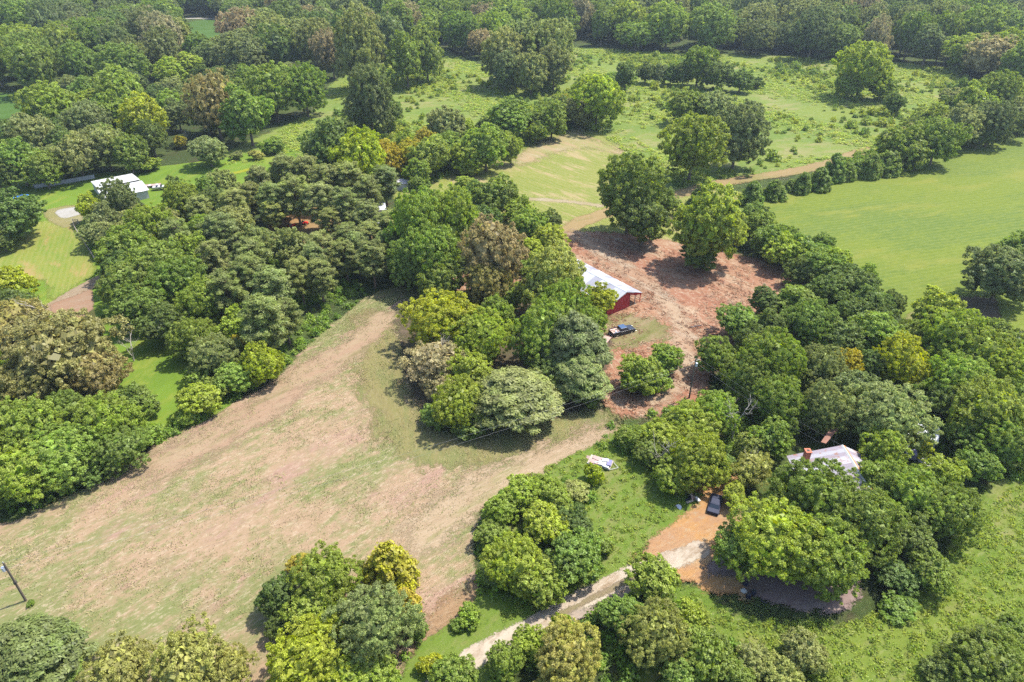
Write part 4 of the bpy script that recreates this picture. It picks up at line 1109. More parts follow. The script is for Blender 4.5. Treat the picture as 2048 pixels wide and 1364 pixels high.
for poly, sp, W0, cs, lab in FILL:
    P_ = np.array([at(*a) for a in poly]); lo, hi = P_.min(0), P_.max(0)
    c_ = rngF.uniform(lo, hi, (2500, 2)); c_ = c_[sdf(c_, P_, True) > 0]
    # keep roofs, drives and small openings in sight
    u_, v_ = px_of(c_[:, 0], c_[:, 1], np.full(len(c_), 5.0)); ok = np.ones(len(c_), bool)
    for (x0, y0, x1, y1) in ((130,330,350,440),(1540,850,1730,1000),(1150,480,1310,640),(90,480,210,700),(530,425,800,505),(-100,185,78,275),(170,600,400,880),(1790,830,1880,960)): ok &= ~((u_ > x0) & (u_ < x1) & (v_ > y0) & (v_ < y1))
    c_ = c_[ok]
    for (X, Y) in poisson(list(map(tuple, c_)), sp, [(x, y) for x, y, w in OCC]):
        w = W0 * rngF.uniform(0.8, 1.15)
        plant("mid", X, Y, w, w * rngF.uniform(0.95, 1.2), cs[int(rngF.integers(len(cs)))], lab, lab.replace("green tree", "green trees").replace("bushy tree", "bushy trees"), name="young_tree")

# ------------------------------------------------------------------ scatter: one object, instances of real little meshes
def scatter(name, pts, scl, meshes, label, mat, rng):
    src = bpy.data.collections.new(name + "_source")
    for i, me in enumerate(meshes):
        m2 = me.copy(); m2.materials.clear(); m2.materials.append(mat)
        o = bpy.data.objects.new("%s_%02d" % (name, i), m2); src.objects.link(o)
    n = len(pts)
    me = bpy.data.meshes.new(name)
    me.vertices.add(n); me.vertices.foreach_set("co", np.asarray(pts, np.float32).ravel())
    a = me.attributes.new("scl", 'FLOAT_VECTOR', 'POINT'); a.data.foreach_set("vector", np.asarray(scl, np.float32).ravel())
    rt = np.zeros((n, 3), np.float32); rt[:, 2] = rng.uniform(0, 6.28, n)
    a = me.attributes.new("rot", 'FLOAT_VECTOR', 'POINT'); a.data.foreach_set("vector", rt.ravel())
    a = me.attributes.new("idx", 'INT', 'POINT'); a.data.foreach_set("value", rng.integers(0, len(meshes), n).astype(np.int32))
    me.materials.append(mat)
    o = link(name, me); tag(o, label, kind="stuff")
    g = bpy.data.node_groups.new(name, 'GeometryNodeTree')
    g.interface.new_socket("Geometry", in_out='INPUT', socket_type='NodeSocketGeometry')
    g.interface.new_socket("Geometry", in_out='OUTPUT', socket_type='NodeSocketGeometry')
    gi = g.nodes.new("NodeGroupInput"); go = g.nodes.new("NodeGroupOutput")
    ip = g.nodes.new("GeometryNodeInstanceOnPoints"); ci = g.nodes.new("GeometryNodeCollectionInfo")
    ci.inputs["Collection"].default_value = src; ci.inputs["Separate Children"].default_value = True; ci.inputs["Reset Children"].default_value = True
    def attr(nm, dt):
        k = g.nodes.new("GeometryNodeInputNamedAttribute"); k.data_type = dt; k.inputs["Name"].default_value = nm; return k.outputs["Attribute"]
    ip.inputs["Pick Instance"].default_value = True
    g.links.new(gi.outputs[0], ip.inputs["Points"]); g.links.new(ci.outputs[0], ip.inputs["Instance"])
    g.links.new(attr("idx", 'INT'), ip.inputs["Instance Index"])
    e2r = g.nodes.new("FunctionNodeEulerToRotation"); g.links.new(attr("rot", 'FLOAT_VECTOR'), e2r.inputs[0])
    g.links.new(e2r.outputs[0], ip.inputs["Rotation"]); g.links.new(attr("scl", 'FLOAT_VECTOR'), ip.inputs["Scale"])
    g.links.new(ip.outputs[0], go.inputs[0])
    md = o.modifiers.new("scatter", 'NODES'); md.node_group = g
    return o

n = len(rest)
s = rngF.uniform(1.2, 2.1, n)
tall_sc = rngF.uniform(1.2, 2.5, n)
scatter("far_woodland", np.column_stack([rest, np.full(n, -0.3)]), np.column_stack([s, s, tall_sc]),
        [KIND["big"][0][0], KIND["big"][1][0], KIND["oak"][0][0], KIND["big"][2][0]], "far-off woods along the top, one closed mass of crowns", M_WOODLAND, rngF)

# low growth: generic sampler over areas given in the photograph, kept clear of the open fields
def sample_area(poly, n, rng):
    P = np.array([at(*p) for p in poly]); lo = P.min(0); hi = P.max(0)
    q = rng.uniform(lo, hi, (n, 2)); return q[sdf(q, P, True) > 0]
def clear_of(q, names, marg=0.6):
    ok = np.ones(len(q), bool)
    for nm in names:
        pts, closed, w = AREAS[nm]; ok &= sdf(q, pts, closed, w) < -marg
    return q[ok]
SPR = [mesh_np("weed", *(lambda d: (d[0], d[1]))(sprig(900 + s, 0.5, 0.45, 0.24, 0.10, 8, 7)), M_WEED) for s in range(3)]
def sp_mesh(nm, d): return mesh_np(nm, d[0], d[1], M_WEED, {"tint": d[2], "hue": d[3]})
SPR = [sp_mesh("weed", sprig(900 + s, 0.5, 0.45, 0.24, 0.10, 8, 7)) for s in range(3)]
SHR = [sp_mesh("shrub", sprig(920 + s, 1.0, 1.25, 0.34, 0.22, 22, 12)) for s in range(4)]
rngS = np.random.default_rng(5)
# meadow shrubs
q = sample_area([(600,300),(700,205),(700,150),(880,108),(960,135),(1150,105),(1350,112),(1700,124),(1905,142),(1950,175),(1990,220),(1780,290),(1600,330),(1420,375),(1330,372),(1270,300),(1215,262),(1150,248),(1040,290),(900,330),(800,335)], 16000, rngS)
dn = np.sin(q[:, 0] * 0.09) + np.sin(q[:, 1] * 0.06 + q[:, 0] * 0.03) + rngS.uniform(-1.3, 1.3, len(q))
q = q[dn > 0.35]
s = rngS.uniform(0.6, 1.4, len(q)) ** 1.3 * np.where(rngS.uniform(0, 1, len(q)) < 0.12, 1.7, 1.0)
keep = rngS.uniform(0, 1, len(q)) < np.clip(0.25 + (q[:, 1] - 200) / 350, 0, 0.8); q, s = q[keep], s[keep]
scatter("meadow_shrubs", np.column_stack([q, np.zeros(len(q))]), np.column_stack([s, s, s * rngS.uniform(0.7, 1.4, len(s))]), SHR, "scattered small shrubs and saplings all over the far meadow", M_MEADOW, rngS)
# rank weeds beside the lower drive and in the lower meadow
q = np.vstack([sample_area([(1330,1215),(1390,1185),(1480,1240),(1720,1245),(1850,1180),(1950,1040),(2060,950),(2250,950),(2300,1480),(1300,1480)], 16000, rngS),
               sample_area([(1000,1250),(1040,960),(1190,890),(1300,850),(1400,930),(1330,1060),(1240,1160)], 3500, rngS)])
q = clear_of(q, ["gravel_drive", "orange_yard", "leaf_litter", "wheel_rut"], 0.2)
s = rngS.uniform(0.4, 1.3, len(q))
scatter("meadow_weeds", np.column_stack([q, np.zeros(len(q))]), np.column_stack([s, s, s * rngS.uniform(0.6, 1.5, len(s))]), SPR, "rank weeds and tall grass in the lower meadow and verges", M_WEED, rngS)
# undergrowth below and between the trees
polys = [
 [(280,905),(330,880),(400,845),(480,800),(560,740),(600,715),(650,660),(735,590),(700,560),(640,590),(600,650),(540,700),(400,740),(370,800),(330,850),(250,860),(0,960),(0,1030),(60,1020),(180,965)],
 [(1190,900),(1215,850),(1280,835),(1400,800),(1480,780),(1560,860),(1480,950),(1350,930),(1250,905)],
 [(1500,440),(1560,480),(1640,510),(1740,560),(1800,640),(1900,650),(2048,690),(2200,760),(2200,960),(1950,960),(1850,900),(1720,870),(1600,840),(1450,790),(1430,740),(1480,680),(1560,620),(1640,570),(1560,520)],
 [(960,1190),(945,1120),(955,1040),(1040,955),(1180,960),(1220,1080),(1180,1160),(1090,1220)],
 [(770,350),(860,370),(960,320),(1050,285),(1200,240),(1280,150),(1240,140),(1130,190),(980,260),(860,290),(770,320)],
 [(960,1385),(1010,1320),(1180,1230),(1260,1190),(1330,1200),(1460,1290),(1640,1330),(1640,1420),(960,1440)],
 [(500,1320),(520,1160),(640,1090),(800,1100),(860,1250),(830,1300),(760,1400),(500,1400)],
 [(800,700),(860,780),(870,840),(930,860),(1060,840),(1200,790),(1210,700),(1100,640),(900,620)],
 [(1640,340),(1760,330),(1900,300),(2048,262),(2048,180),(1900,200),(1780,280)],
 [(200,640),(270,600),(420,600),(560,650),(700,560),(700,500),(500,520),(260,470),(180,460),(200,560),(260,600)],
]
Q = []; 
for p in polys:
    PP = np.array([at(*a) for a in p]); ar = abs(np.sum(PP[:, 0] * np.roll(PP[:, 1], -1) - PP[:, 1] * np.roll(PP[:, 0], -1))) / 2
    box = np.prod(PP.max(0) - PP.min(0)); Q.append(sample_area(p, int(min(14000, box * 0.42)), rngS))
q = clear_of(np.vstack(Q), ["gravel_drive", "left_drive"], 0.3)
q = q[sdf(q, AREAS["hayfield"][0], True) < 1.0]
q = q[sdf(q, AREAS["dirt_yard"][0], True) < 1.5]
s = rngS.uniform(0.45, 1.25, len(q))
scatter("undergrowth", np.column_stack([q, np.zeros(len(q))]), np.column_stack([s, s, s * rngS.uniform(0.6, 1.3, len(s))]), SHR, "tangled green undergrowth along wood edges and between the trees", M_UNDER, rngS)
print("individual trees", sum(cnt.values()), cnt, "far", len(rest), "undergrowth", len(q))

# ------------------------------------------------------------------ objects
M_TINW = plain("white_tin", (0.36, 0.37, 0.40), 0.45, 0.16, 0.6, 0.0, 0.5)
def sheetmat(name, rust=0.35, base=None):
    """metal roofing: the sheet's own colour with rust streaks running down it"""
    t = NT(name)
    tc = t.n("ShaderNodeTexCoord").outputs["Object"]
    oi = t.n("ShaderNodeObjectInfo")
    p = t.coords()
    n1 = t.noise(p, 0.7, 5, 0.7); n2 = t.noise(tc, 2.5, 5, 0.7, 4.0, 0.0); n3 = t.noise(p, 5.0, 3, 0.6)
    base_c = base or oi.outputs["Color"]
    c = t.hsv(base_c, 0.5, 1.0, t.math('ADD', 0.78, t.math('MULTIPLY', n3, 0.4)))
    f = t.math('ADD', t.math('MULTIPLY', n1, 0.55), t.math('MULTIPLY', n2, 0.45))
    c = t.mix(t.ramp(f, 0.66 - rust * 0.35, 0.74 - rust * 0.3), c, (0.20, 0.085, 0.05))
    return t.done(t.bsdf(c, 0.5, 0.4, 0.0))
M_ROOF_BARN = sheetmat("barn_tin", 0.3)
M_ROOF_HOUSE = sheetmat("house_tin", 0.42)
M_RED = plain("red_boards", (0.33, 0.03, 0.03), 0.8, 0.4, 1.2, stretch=4.0)
M_WOOD = plain("grey_wood", (0.30, 0.26, 0.21), 0.9, 0.4, 1.5)
M_DARK = plain("dark_inside", (0.05, 0.045, 0.04), 0.95, 0.3, 1.0)
M_BRICK = plain("brick_red", (0.36, 0.12, 0.07), 0.9, 0.5, 5.0)
M_WHITE = plain("white_paint", (0.36, 0.36, 0.35), 0.7, 0.15, 1.0)
M_BLUE = plain("blue_plastic", (0.03, 0.16, 0.55), 0.5, 0.3, 1.5, 0, 0.4)
M_REDP = plain("red_paint", (0.60, 0.03, 0.02), 0.5, 0.2, 1.5, 0, 0.4)
M_RUBBER = plain("rubber", (0.03, 0.03, 0.032), 0.85, 0.3, 3.0)
M_CAR = plain("dark_blue_car_paint", (0.008, 0.012, 0.025), 0.35, 0.15, 1.0, 0.0, 0.7)
M_CARROOF = plain("blue_cab_roof_paint", (0.02, 0.055, 0.13), 0.4, 0.2, 1.0, 0.0, 0.7)
M_GLASS = plain("car_glass", (0.02, 0.025, 0.035), 0.08, 0.1, 1.0, 0.0, 0.8)
M_CHROME = plain("chrome", (0.6, 0.6, 0.62), 0.25, 0.1, 1.0, 0.9, 0.6)
M_LITTER = plain("truck_bed_load", (0.42, 0.27, 0.22), 0.9, 0.5, 4.0)
M_GREY = plain("grey_metal", (0.42, 0.44, 0.48), 0.5, 0.3, 1.5, 0.2, 0.5)
M_PURP = plain("bluish_panel", (0.15, 0.14, 0.25), 0.6, 0.3, 1.5)
M_PINKB = plain("pinkish_boards", (0.30, 0.21, 0.19), 0.9, 0.35, 2.0)
M_NAVY = plain("navy_plastic", (0.012, 0.016, 0.04), 0.7, 0.3, 2.0, 0, 0.4)
M_WATER = plain("pool_water", (0.02, 0.14, 0.42), 0.08, 0.1, 0.5, 0, 0.6)
M_WIRE = plain("wire", (0.25, 0.25, 0.25), 0.6, 0.1, 1.0)
M_RUST = plain("rusty_steel", (0.20, 0.10, 0.07), 0.85, 0.5, 2.0)
M_LAMP = plain("amber_lens", (0.5, 0.08, 0.03), 0.3, 0.1, 1.0)

def roof_sheets(parent, A, B, C_, D_, n, mat, cols, rng, lift=0.03, over=0.04):
    """slope with ridge A-B and eave D-C, covered in n overlapping tin sheets, each its own part"""
    A, B, C_, D_ = [Vector(p) for p in (A, B, C_, D_)]
    for i in range(n):
        t0, t1 = i / n, (i + 1) / n
        a = A.lerp(B, t0); b = A.lerp(B, t1); c = D_.lerp(C_, t1); d = D_.lerp(C_, t0)
        ext = rng.uniform(-0.06, 0.10)
        ctr = (a + b + c + d) / 4
        nn = (b - a).cross(d - a).normalized()
        if nn.z < 0: nn = -nn
        dz = nn * (lift + (0.012 if i % 2 else 0.0) + rng.uniform(0, 0.008))
        m = MB()
        # ribs: a shallow folded profile across the sheet
        k = 4; top = []; bot = []
        for j in range(k * 2 + 1):
            s = j / (k * 2); h = nn * (0.03 if j % 2 else 0.0)
            top.append(a.lerp(b, s) + h + dz - ctr); bot.append(d.lerp(c, s) + (d - a).normalized() * ext + h + dz - ctr)
        base = len(m.v); m.v += [tuple(p) for p in top + bot]; q = k * 2 + 1
        for j in range(q - 1): m.f.append((j, j + 1, q + j + 1, q + j))
        m.v += [tuple(Vector(p) - nn * 0.012) for p in top + bot]
        for j in range(q - 1): m.f.append((2*q + q + j, 2*q + q + j + 1, 2*q + j + 1, 2*q + j))
        o = m.build("roof_sheet", mat, parent); o.location = ctr
        cc = cols[int(rng.integers(len(cols)))]; f = rng.uniform(0.85, 1.1)
        o.color = (cc[0]*f, cc[1]*f, cc[2]*f, 1)
rngO = np.random.default_rng(77)

# ---- barn: long tin roof, red gable wall, open lean-to on posts at the right
def barn():
    P0 = Vector((*at(1230, 571, 4.6), 0)); E0 = Vector((*at(1283, 585, 2.5), 0)); E1 = Vector((*at(1156, 519, 2.5), 0))
    v = (E1 - E0).normalized(); L = (E1 - E0).length
    u = Vector((-v.y, v.x, 0)); u = u if u.dot(E0 - P0) > 0 else -u
    w_r = u.dot(E0 - P0); w_l = 5.2
    ang = math.atan2(v.y, v.x) - math.pi / 2          # local y runs along the barn
    e = empty("barn", (P0.x, P0.y, 0), ang, "long barn with pale tin roof and dark red gable wall beside the dirt yard", "barn")
    y0 = v.dot(E0 - P0); 
    sx = 1.0 if u.dot(Vector((math.cos(ang), math.sin(ang), 0))) > 0 else -1.0
    R = sx * w_r; Lf = -sx * w_l; q = sx * 2.4
    zr, zm, ze, zl = 4.6, 3.7, 2.5, 2.7
    cols = [(0.31,0.32,0.35), (0.26,0.27,0.31), (0.34,0.35,0.37), (0.21,0.21,0.25)]
    roof_sheets(e, (0, y0-.5, zr), (0, y0+L, zr), (q, y0+L, zm), (q, y0-.5, zm), 20, M_ROOF_BARN, cols, rngO)
    roof_sheets(e, (q, y0-.4, zm-.03), (q, y0+L, zm-.03), (R, y0+L, ze), (R, y0-.2, ze), 20, M_ROOF_BARN, cols[1:], rngO)
    roof_sheets(e, (0, y0-.5, zr), (0, y0+L, zr), (Lf, y0+L, zl), (Lf, y0-.5, zl), 20, M_ROOF_BARN, cols, rngO)
    # ridge cap
    m = MB(); m.slab([(-0.22, y0-.5, zr+.02), (0, y0-.5, zr+.12), (0, y0+L, zr+.12), (-0.22, y0+L, zr+.02)], .01); m.slab([(0.22, y0-.5, zr+.02), (0.22, y0+L, zr+.02), (0, y0+L, zr+.12), (0, y0-.5, zr+.12)], .01); m.build("ridge_cap", M_GREY, e)
    # gable boards (vertical, red)
    nb = 22; xs = [Lf + (R - Lf) * i / nb for i in range(nb + 1)]
    def zt(x):
        s = x * sx
        if s < 0: return zr + (zl - zr) * (-s / w_l) - 0.08
        if s < 2.4: return zr + (zm - zr) * (s / 2.4) - 0.08
        return zm + (ze - zm) * ((s - 2.4) / (w_r - 2.4)) - 0.1
    for i in range(nb):
        a, b = sorted((xs[i], xs[i + 1])); s = (a + b) / 2 * sx
        bot = 0.0 if s < 1.7 else zt((a + b) / 2) - (0.75 if s < w_r - 1.2 else 0.5)
        m = MB(); m.prism([(a + .015, bot), (b - .015, bot), (b - .015, zt(b)), (a + .015, zt(a))], y0 - .04 + rngO.uniform(0, .02), y0)
        o = m.build("board", M_RED, e)
    # bargeboard in white
    for p, r in (((0, zr + .02), (Lf, zl + .02)), ((0, zr + .02), (q, zm + .02))):
        m = MB(); m.slab([(p[0], y0 - .52, p[1]), (r[0], y0 - .52, r[1]), (r[0], y0 - .46, r[1]), (p[0], y0 - .46, p[1])], .16); m.build("bargeboard", M_REDP if p[0] == r[0] else M_WHITE, e)
    # long walls
    m = MB(); m.box((min(Lf, Lf + .12), y0, 0), (max(Lf, Lf + .12), y0 + L - .4, zl - .12)); m.build("side_wall", M_RED, e)
    m = MB(); m.box((sx * 1.75 - .06, y0 + .06, 0), (sx * 1.75 + .06, y0 + L - .4, zm - .1)); m.build("inner_wall", M_RED, e)
    m = MB(); m.prism([(Lf, 0), (R, 0), (R, ze - .1), (q, zm - .1), (0, zr - .12), (Lf, zl - .1)], y0 + L - .38, y0 + L - .3); m.build("end_wall", M_RED, e)
    # posts and rails of the lean-to
    for k in range(7):
        for xx in (R - sx * .15,):
            m = MB(); yy = y0 + k * 3.4 + .1; m.box((xx - .07, yy - .07, 0), (xx + .07, yy + .07, ze - .05)); m.build("post", M_WOOD if k else M_REDP, e)
    for xx in (sx * 3.4,):
        m = MB(); m.box((xx - .07, y0 - .02, 0), (xx + .07, y0 + .12, zt(xx))); m.build("post", M_WOOD, e)
    m = MB(); m.tube([(R - sx * .1, y0, .1), (R + sx * 1.6, y0 - .4, 1.5)], .05, 5); m.build("brace", M_WOOD, e)
    for z in (.6, 1.1): 
        m = MB(); m.box((R - sx * .2 - .03, y0, z), (R - sx * .2 + .03, y0 + 10, z + .1)); m.build("rail", M_WOOD, e)
    m = MB(); m.box((sx * 3.0 - .6, y0 + 2, 0), (sx * 3.0 + .8, y0 + 3.6, 1.0)); m.build("hay_bale", plain("hay", (.4, .33, .16), .95, .4, 3), e, .1)
barn()

# ---- pickup truck with a load in its bed
def wheel(parent, x, y, r=0.38, w=0.25, name="wheel"):
    m = MB(); m.tube([(x, y - w/2, r), (x, y + w/2, r)], r, 18); o = m.build(name, M_RUBBER, parent)
    m = MB(); s = 1 if y > 0 else -1; m.tube([(x, y + s * w/2, r), (x, y + s * (w/2 + .012), r)], r * .55, 14); m.build("rim", M_CHROME, o)
    return o
def pickup():
    a = Vector((*at(1220, 673, 0), 0)); b = Vector((*at(1267, 661, 0), 0))
    c = (a + b) / 2; ang = math.atan2(b.y - a.y, b.x - a.x)
    e = empty("pickup_truck", c, ang, "dark blue pickup truck with loaded open bed parked on the yard grass", "truck")
    W = .95
    m = MB(); m.prism([(-2.75,.55),(-2.75,1.02),(-2.7,1.08),(-.75,1.08),(-.75,1.12),(1.15,1.12),(2.45,1.05),(2.7,.92),(2.75,.5),(2.3,.42),(1.35,.42),(-1.1,.42),(-2.3,.45)], -W, W)
    m.build("body", M_CAR, e, .06)
    m = MB()
    base = [(-.8,-.9,1.12),(1.25,-.9,1.12),(1.25,.9,1.12),(-.8,.9,1.12)]; top = [(-.68,-.72,1.72),(.62,-.72,1.72),(.62,.72,1.72),(-.68,.72,1.72)]
    m.v += base + top; m.f += [(0,3,2,1),(4,5,6,7),(0,1,5,4),(1,2,6,5),(2,3,7,6),(3,0,4,7)]
    m.build("cab", M_CAR, e, .05)
    m = MB(); m.box((-.74,-.74,1.71),(.66,.74,1.765)); m.build("cab_roof", M_CARROOF, e, .03)
    def pane(nm, pts):
        mm = MB(); q = [Vector(p) for p in pts]; nn = (q[1]-q[0]).cross(q[3]-q[0]).normalized(); cc = sum(q, Vector()) / 4
        if nn.dot(cc - Vector((0,0,1.3))) < 0: nn = -nn
        q = [p + nn * .012 for p in q]; mm.face(q); mm.face([p - nn * .008 for p in reversed(q)]); mm.build(nm, M_GLASS, e)
    pane("windscreen", [(1.18,-.78,1.18),(1.18,.78,1.18),(.68,.66,1.68),(.68,-.66,1.68)])
    pane("rear_window", [(-.8,-.7,1.2),(-.8,.7,1.2),(-.69,.62,1.66),(-.69,-.62,1.66)])
    for s in (-1, 1):
        pane("side_window", [(-.68,s*.88,1.18),(.18,s*.88,1.18),(.18,s*.75,1.66),(-.6,s*.75,1.66)])
        pane("side_window", [(.26,s*.88,1.18),(1.05,s*.88,1.18),(.58,s*.75,1.66),(.26,s*.75,1.66)])
        m = MB(); m.box((.95, s*.98-.06, 1.1), (1.1, s*.98+.16*s if s > 0 else s*.98+.06, 1.28)); m.build("wing_mirror", M_CAR, e)
        m = MB(); m.box((-2.7, s*W-.04 if s > 0 else s*W-.02, 1.08), (-.85, s*W+.02 if s > 0 else s*W+.04, 1.26)); m.build("bed_wall", M_CAR, e, .015)
        m = MB(); m.box((-2.7, s*W-.06, 1.262), (-.85, s*W+.06, 1.285)); m.build("bed_rail", M_CHROME if s < 0 else M_CAR, e)
        m = MB(); m.box((2.62, s*.7-.16, .72), (2.765, s*.7+.16, .9)); m.build("headlight", M_CHROME, e, .02)
        m = MB(); m.box((-2.775, s*.84-.07, .74), (-2.74, s*.84+.07, 1.0)); m.build("tail_light", M_LAMP, e)
        for x in (-1.7, 1.75): wheel(e, x, s * .86)
    m = MB(); m.box((-2.78, -.9, .78), (-2.72, .9, 1.28)); m.build("tailgate", M_CAR, e, .02)
    m = MB(); m.box((-2.68, -.86, 1.085), (-.86, .86, 1.12)); m.build("bed_floor", M_LITTER, e)
    for k in range(7):
        x = -2.5 + rngO.uniform(0, 1.4); y = rngO.uniform(-.7, .5)
        m = MB(); m.box((x, y, 1.13), (x + rngO.uniform(.2,.5), y + rngO.uniform(.15,.4), 1.17 + rngO.uniform(.05,.2)), rngO.uniform(-.6,.6)); m.build("load", (M_PINKB, M_WOOD, M_GREY)[k % 3], e, .02)
    m = MB(); m.box((2.72, -.92, .42), (2.84, .92, .6)); m.build("front_bumper", M_CHROME, e, .03)
    m = MB(); m.box((-2.9, -.88, .45), (-2.79, .88, .6)); m.build("rear_bumper", M_CHROME, e, .03)
    # small flat trailer behind it
    t0 = Vector((*at(1203, 692, 0), 0)); t1 = Vector((*at(1219, 672, 0), 0)); an = math.atan2(t1.y-t0.y, t1.x-t0.x)
    e2 = empty("utility_trailer", (t0+t1)/2 + Vector((.1, 0, 0)), an, "small rusty flat trailer right behind the dark pickup", "trailer")
    for k in range(6): m = MB(); m.box((-1.3+k*.4, -.75, .5), (-.93+k*.4, .75, .54)); m.build("deck_board", M_PINKB if k % 2 else M_WOOD, e2)
    m = MB(); m.box((-1.32,-.8,.4),(1.12,-.74,.62)); m.box((-1.32,.74,.4),(1.12,.8,.62)); m.build("frame", M_RUST, e2)
    m = MB(); m.tube([(1.1,0,.45),(2.2,0,.45)], .05, 6); m.build("drawbar", M_RUST, e2)
    for s in (-1,1): wheel(e2, -.2, s*.86, .28, .16)
pickup()
# log lying in the yard
X, Y = at(1392, 653, .15); m = MB(); m.tube([(-1.3,0,.18),(0,.05,.2),(1.3,-.05,.17)], [.2,.18,.14], 8)
o = m.build("log", plain("charred_wood", (.07,.06,.06), .9, .4, 2)); o.location = (X, Y, 0); o.rotation_euler[2] = .35; tag(o, "dark log lying alone on the dirt farmyard", "log")
X, Y = at(1249, 540, 0); m = MB(); m.tube([(0,0,-.1),(0.05,0,1.7)], .07, 6); o = m.build("fence_post", M_WOOD); o.location = (X,Y,0); tag(o, "lone weathered post standing uphill from the barn roof", "post")

# ---- brush piles on the dirt yard
BR = [bare_mesh(200 + i, 4.0, plain("brush_wood_%d" % i, (0.20, 0.10, 0.07), .95, .5, 2.0)) for i in range(3)]
for i, (px, py, s, lab) in enumerate(((1452,560,1.0,"dark brush heap in the middle of the bare dirt yard"),(1490,582,.9,"reddish brush heap toward the pointed trees of the yard"),(1420,600,.7,"small brush heap left of the others in the yard"),
        (1395,545,.8,"brush heap below the broad pale farmyard tree"),(1360,508,.6,"brush remains between the two farmyard trees"),(1460,610,.7,"low brush heap near the tree sticking out into the yard"),(1345,755,.5,"twigs beside the bush clump in the yard"))):
    X, Y = at(px, py); e = empty("brush_pile", (X, Y, .15), i * 1.1, lab, "brush pile")
    for k in range(5):
        o = link("branch", BR[(i + k) % 3], e, (rngO.uniform(-2.0,2.0)*s, rngO.uniform(-1.6,1.6)*s, .1 + .1*k), (math.radians(rngO.uniform(78,94)), 0, rngO.uniform(0,6.28)), (s*.8,)*3)

# ---- utility poles and wires
def pole(x, y, h, label, tr=True, ang=0.0):
    e = empty("utility_pole", (x, y, 0), ang, label, "utility pole")
    m = MB(); m.tube([(0,0,-.5),(0,0,h)], [.16,.11], 8); m.build("pole", plain("pole_wood", (.10,.08,.06), .95, .4, 2), e)
    m = MB(); m.tube([(-.32,0,h-1.35),(-.32,0,h-.65)], .2, 12); m.build("transformer", M_GREY, e, .02)
    m = MB(); m.box((-.2,-.06,h-1.2),(.0,.06,h-1.12)); m.box((-.2,-.06,h-.85),(.0,.06,h-.77)); m.build("bracket", M_GREY, e)
    m = MB(); m.tube([(0,0,h-.02),(0,0,h+.22)], [.05,.03], 6); m.build("insulator", M_WHITE, e)
    m = MB(); m.box((-.14,-.16,h*.5-.2),(.14,.2,h*.5+.2)); m.build("meter_box", M_DARK, e)
    return e
P1 = at(53, 1203, 0); P2 = at(1378, 797, 0)
pole(P1[0], P1[1], 7.4, "leaning-looking utility pole with grey transformer alone in the hayfield at left", ang=0.4)
pole(P2[0] , P2[1], 8.6, "utility pole with transformer at the bottom corner of the dirt yard", ang=2.2)
m = MB(); h = 8.2; m.tube([(P2[0]-.8, P2[1]-.5, h), (P2[0]+.8, P2[1]+.5, h)], .06, 5); o = m.build("crossarm", M_WOOD); 
for c in COL.objects:
    if c.name.startswith("utility_pole") and abs(c.location.x - P2[0]) < .1: o.parent = c; o.matrix_parent_inverse = c.matrix_basis.inverted()
def wire(a, b, sag, label, r=.008):
    a, b = Vector(a), Vector(b); pts = []
    for i in range(25):
        t = i / 24; p = a.lerp(b, t); p.z -= 4 * sag * t * (1 - t); pts.append(p)
    m = MB(); m.tube(pts, r, 4); tag(m.build("wire", M_WIRE), label, "wire")
wire((P2[0]-.8, P2[1]-.5, 8.3), (P1[0], P1[1], 7.5), 1.6, "long overhead wire crossing the hayfield between the two utility poles")
wire((P2[0], P2[1], 7.4), (P1[0], P1[1], 6.4), 1.9, "lower of the two long wires between the utility poles")
wire((P1[0], P1[1], 7.5), (P1[0]-45, P1[1]+6, 8), 1, "overhead wire leaving the left pole past the photograph's left edge")
wire((P2[0]+.8, P2[1]+.5, 8.3), (50.6, 79.2, 5.3), .5, "service wire from the yard pole down to the house roof")
wire((P2[0]+.2, P2[1], 7.8), (48.0, 81.0, 4.4), .6, "second service wire from the yard pole to the back of the house")

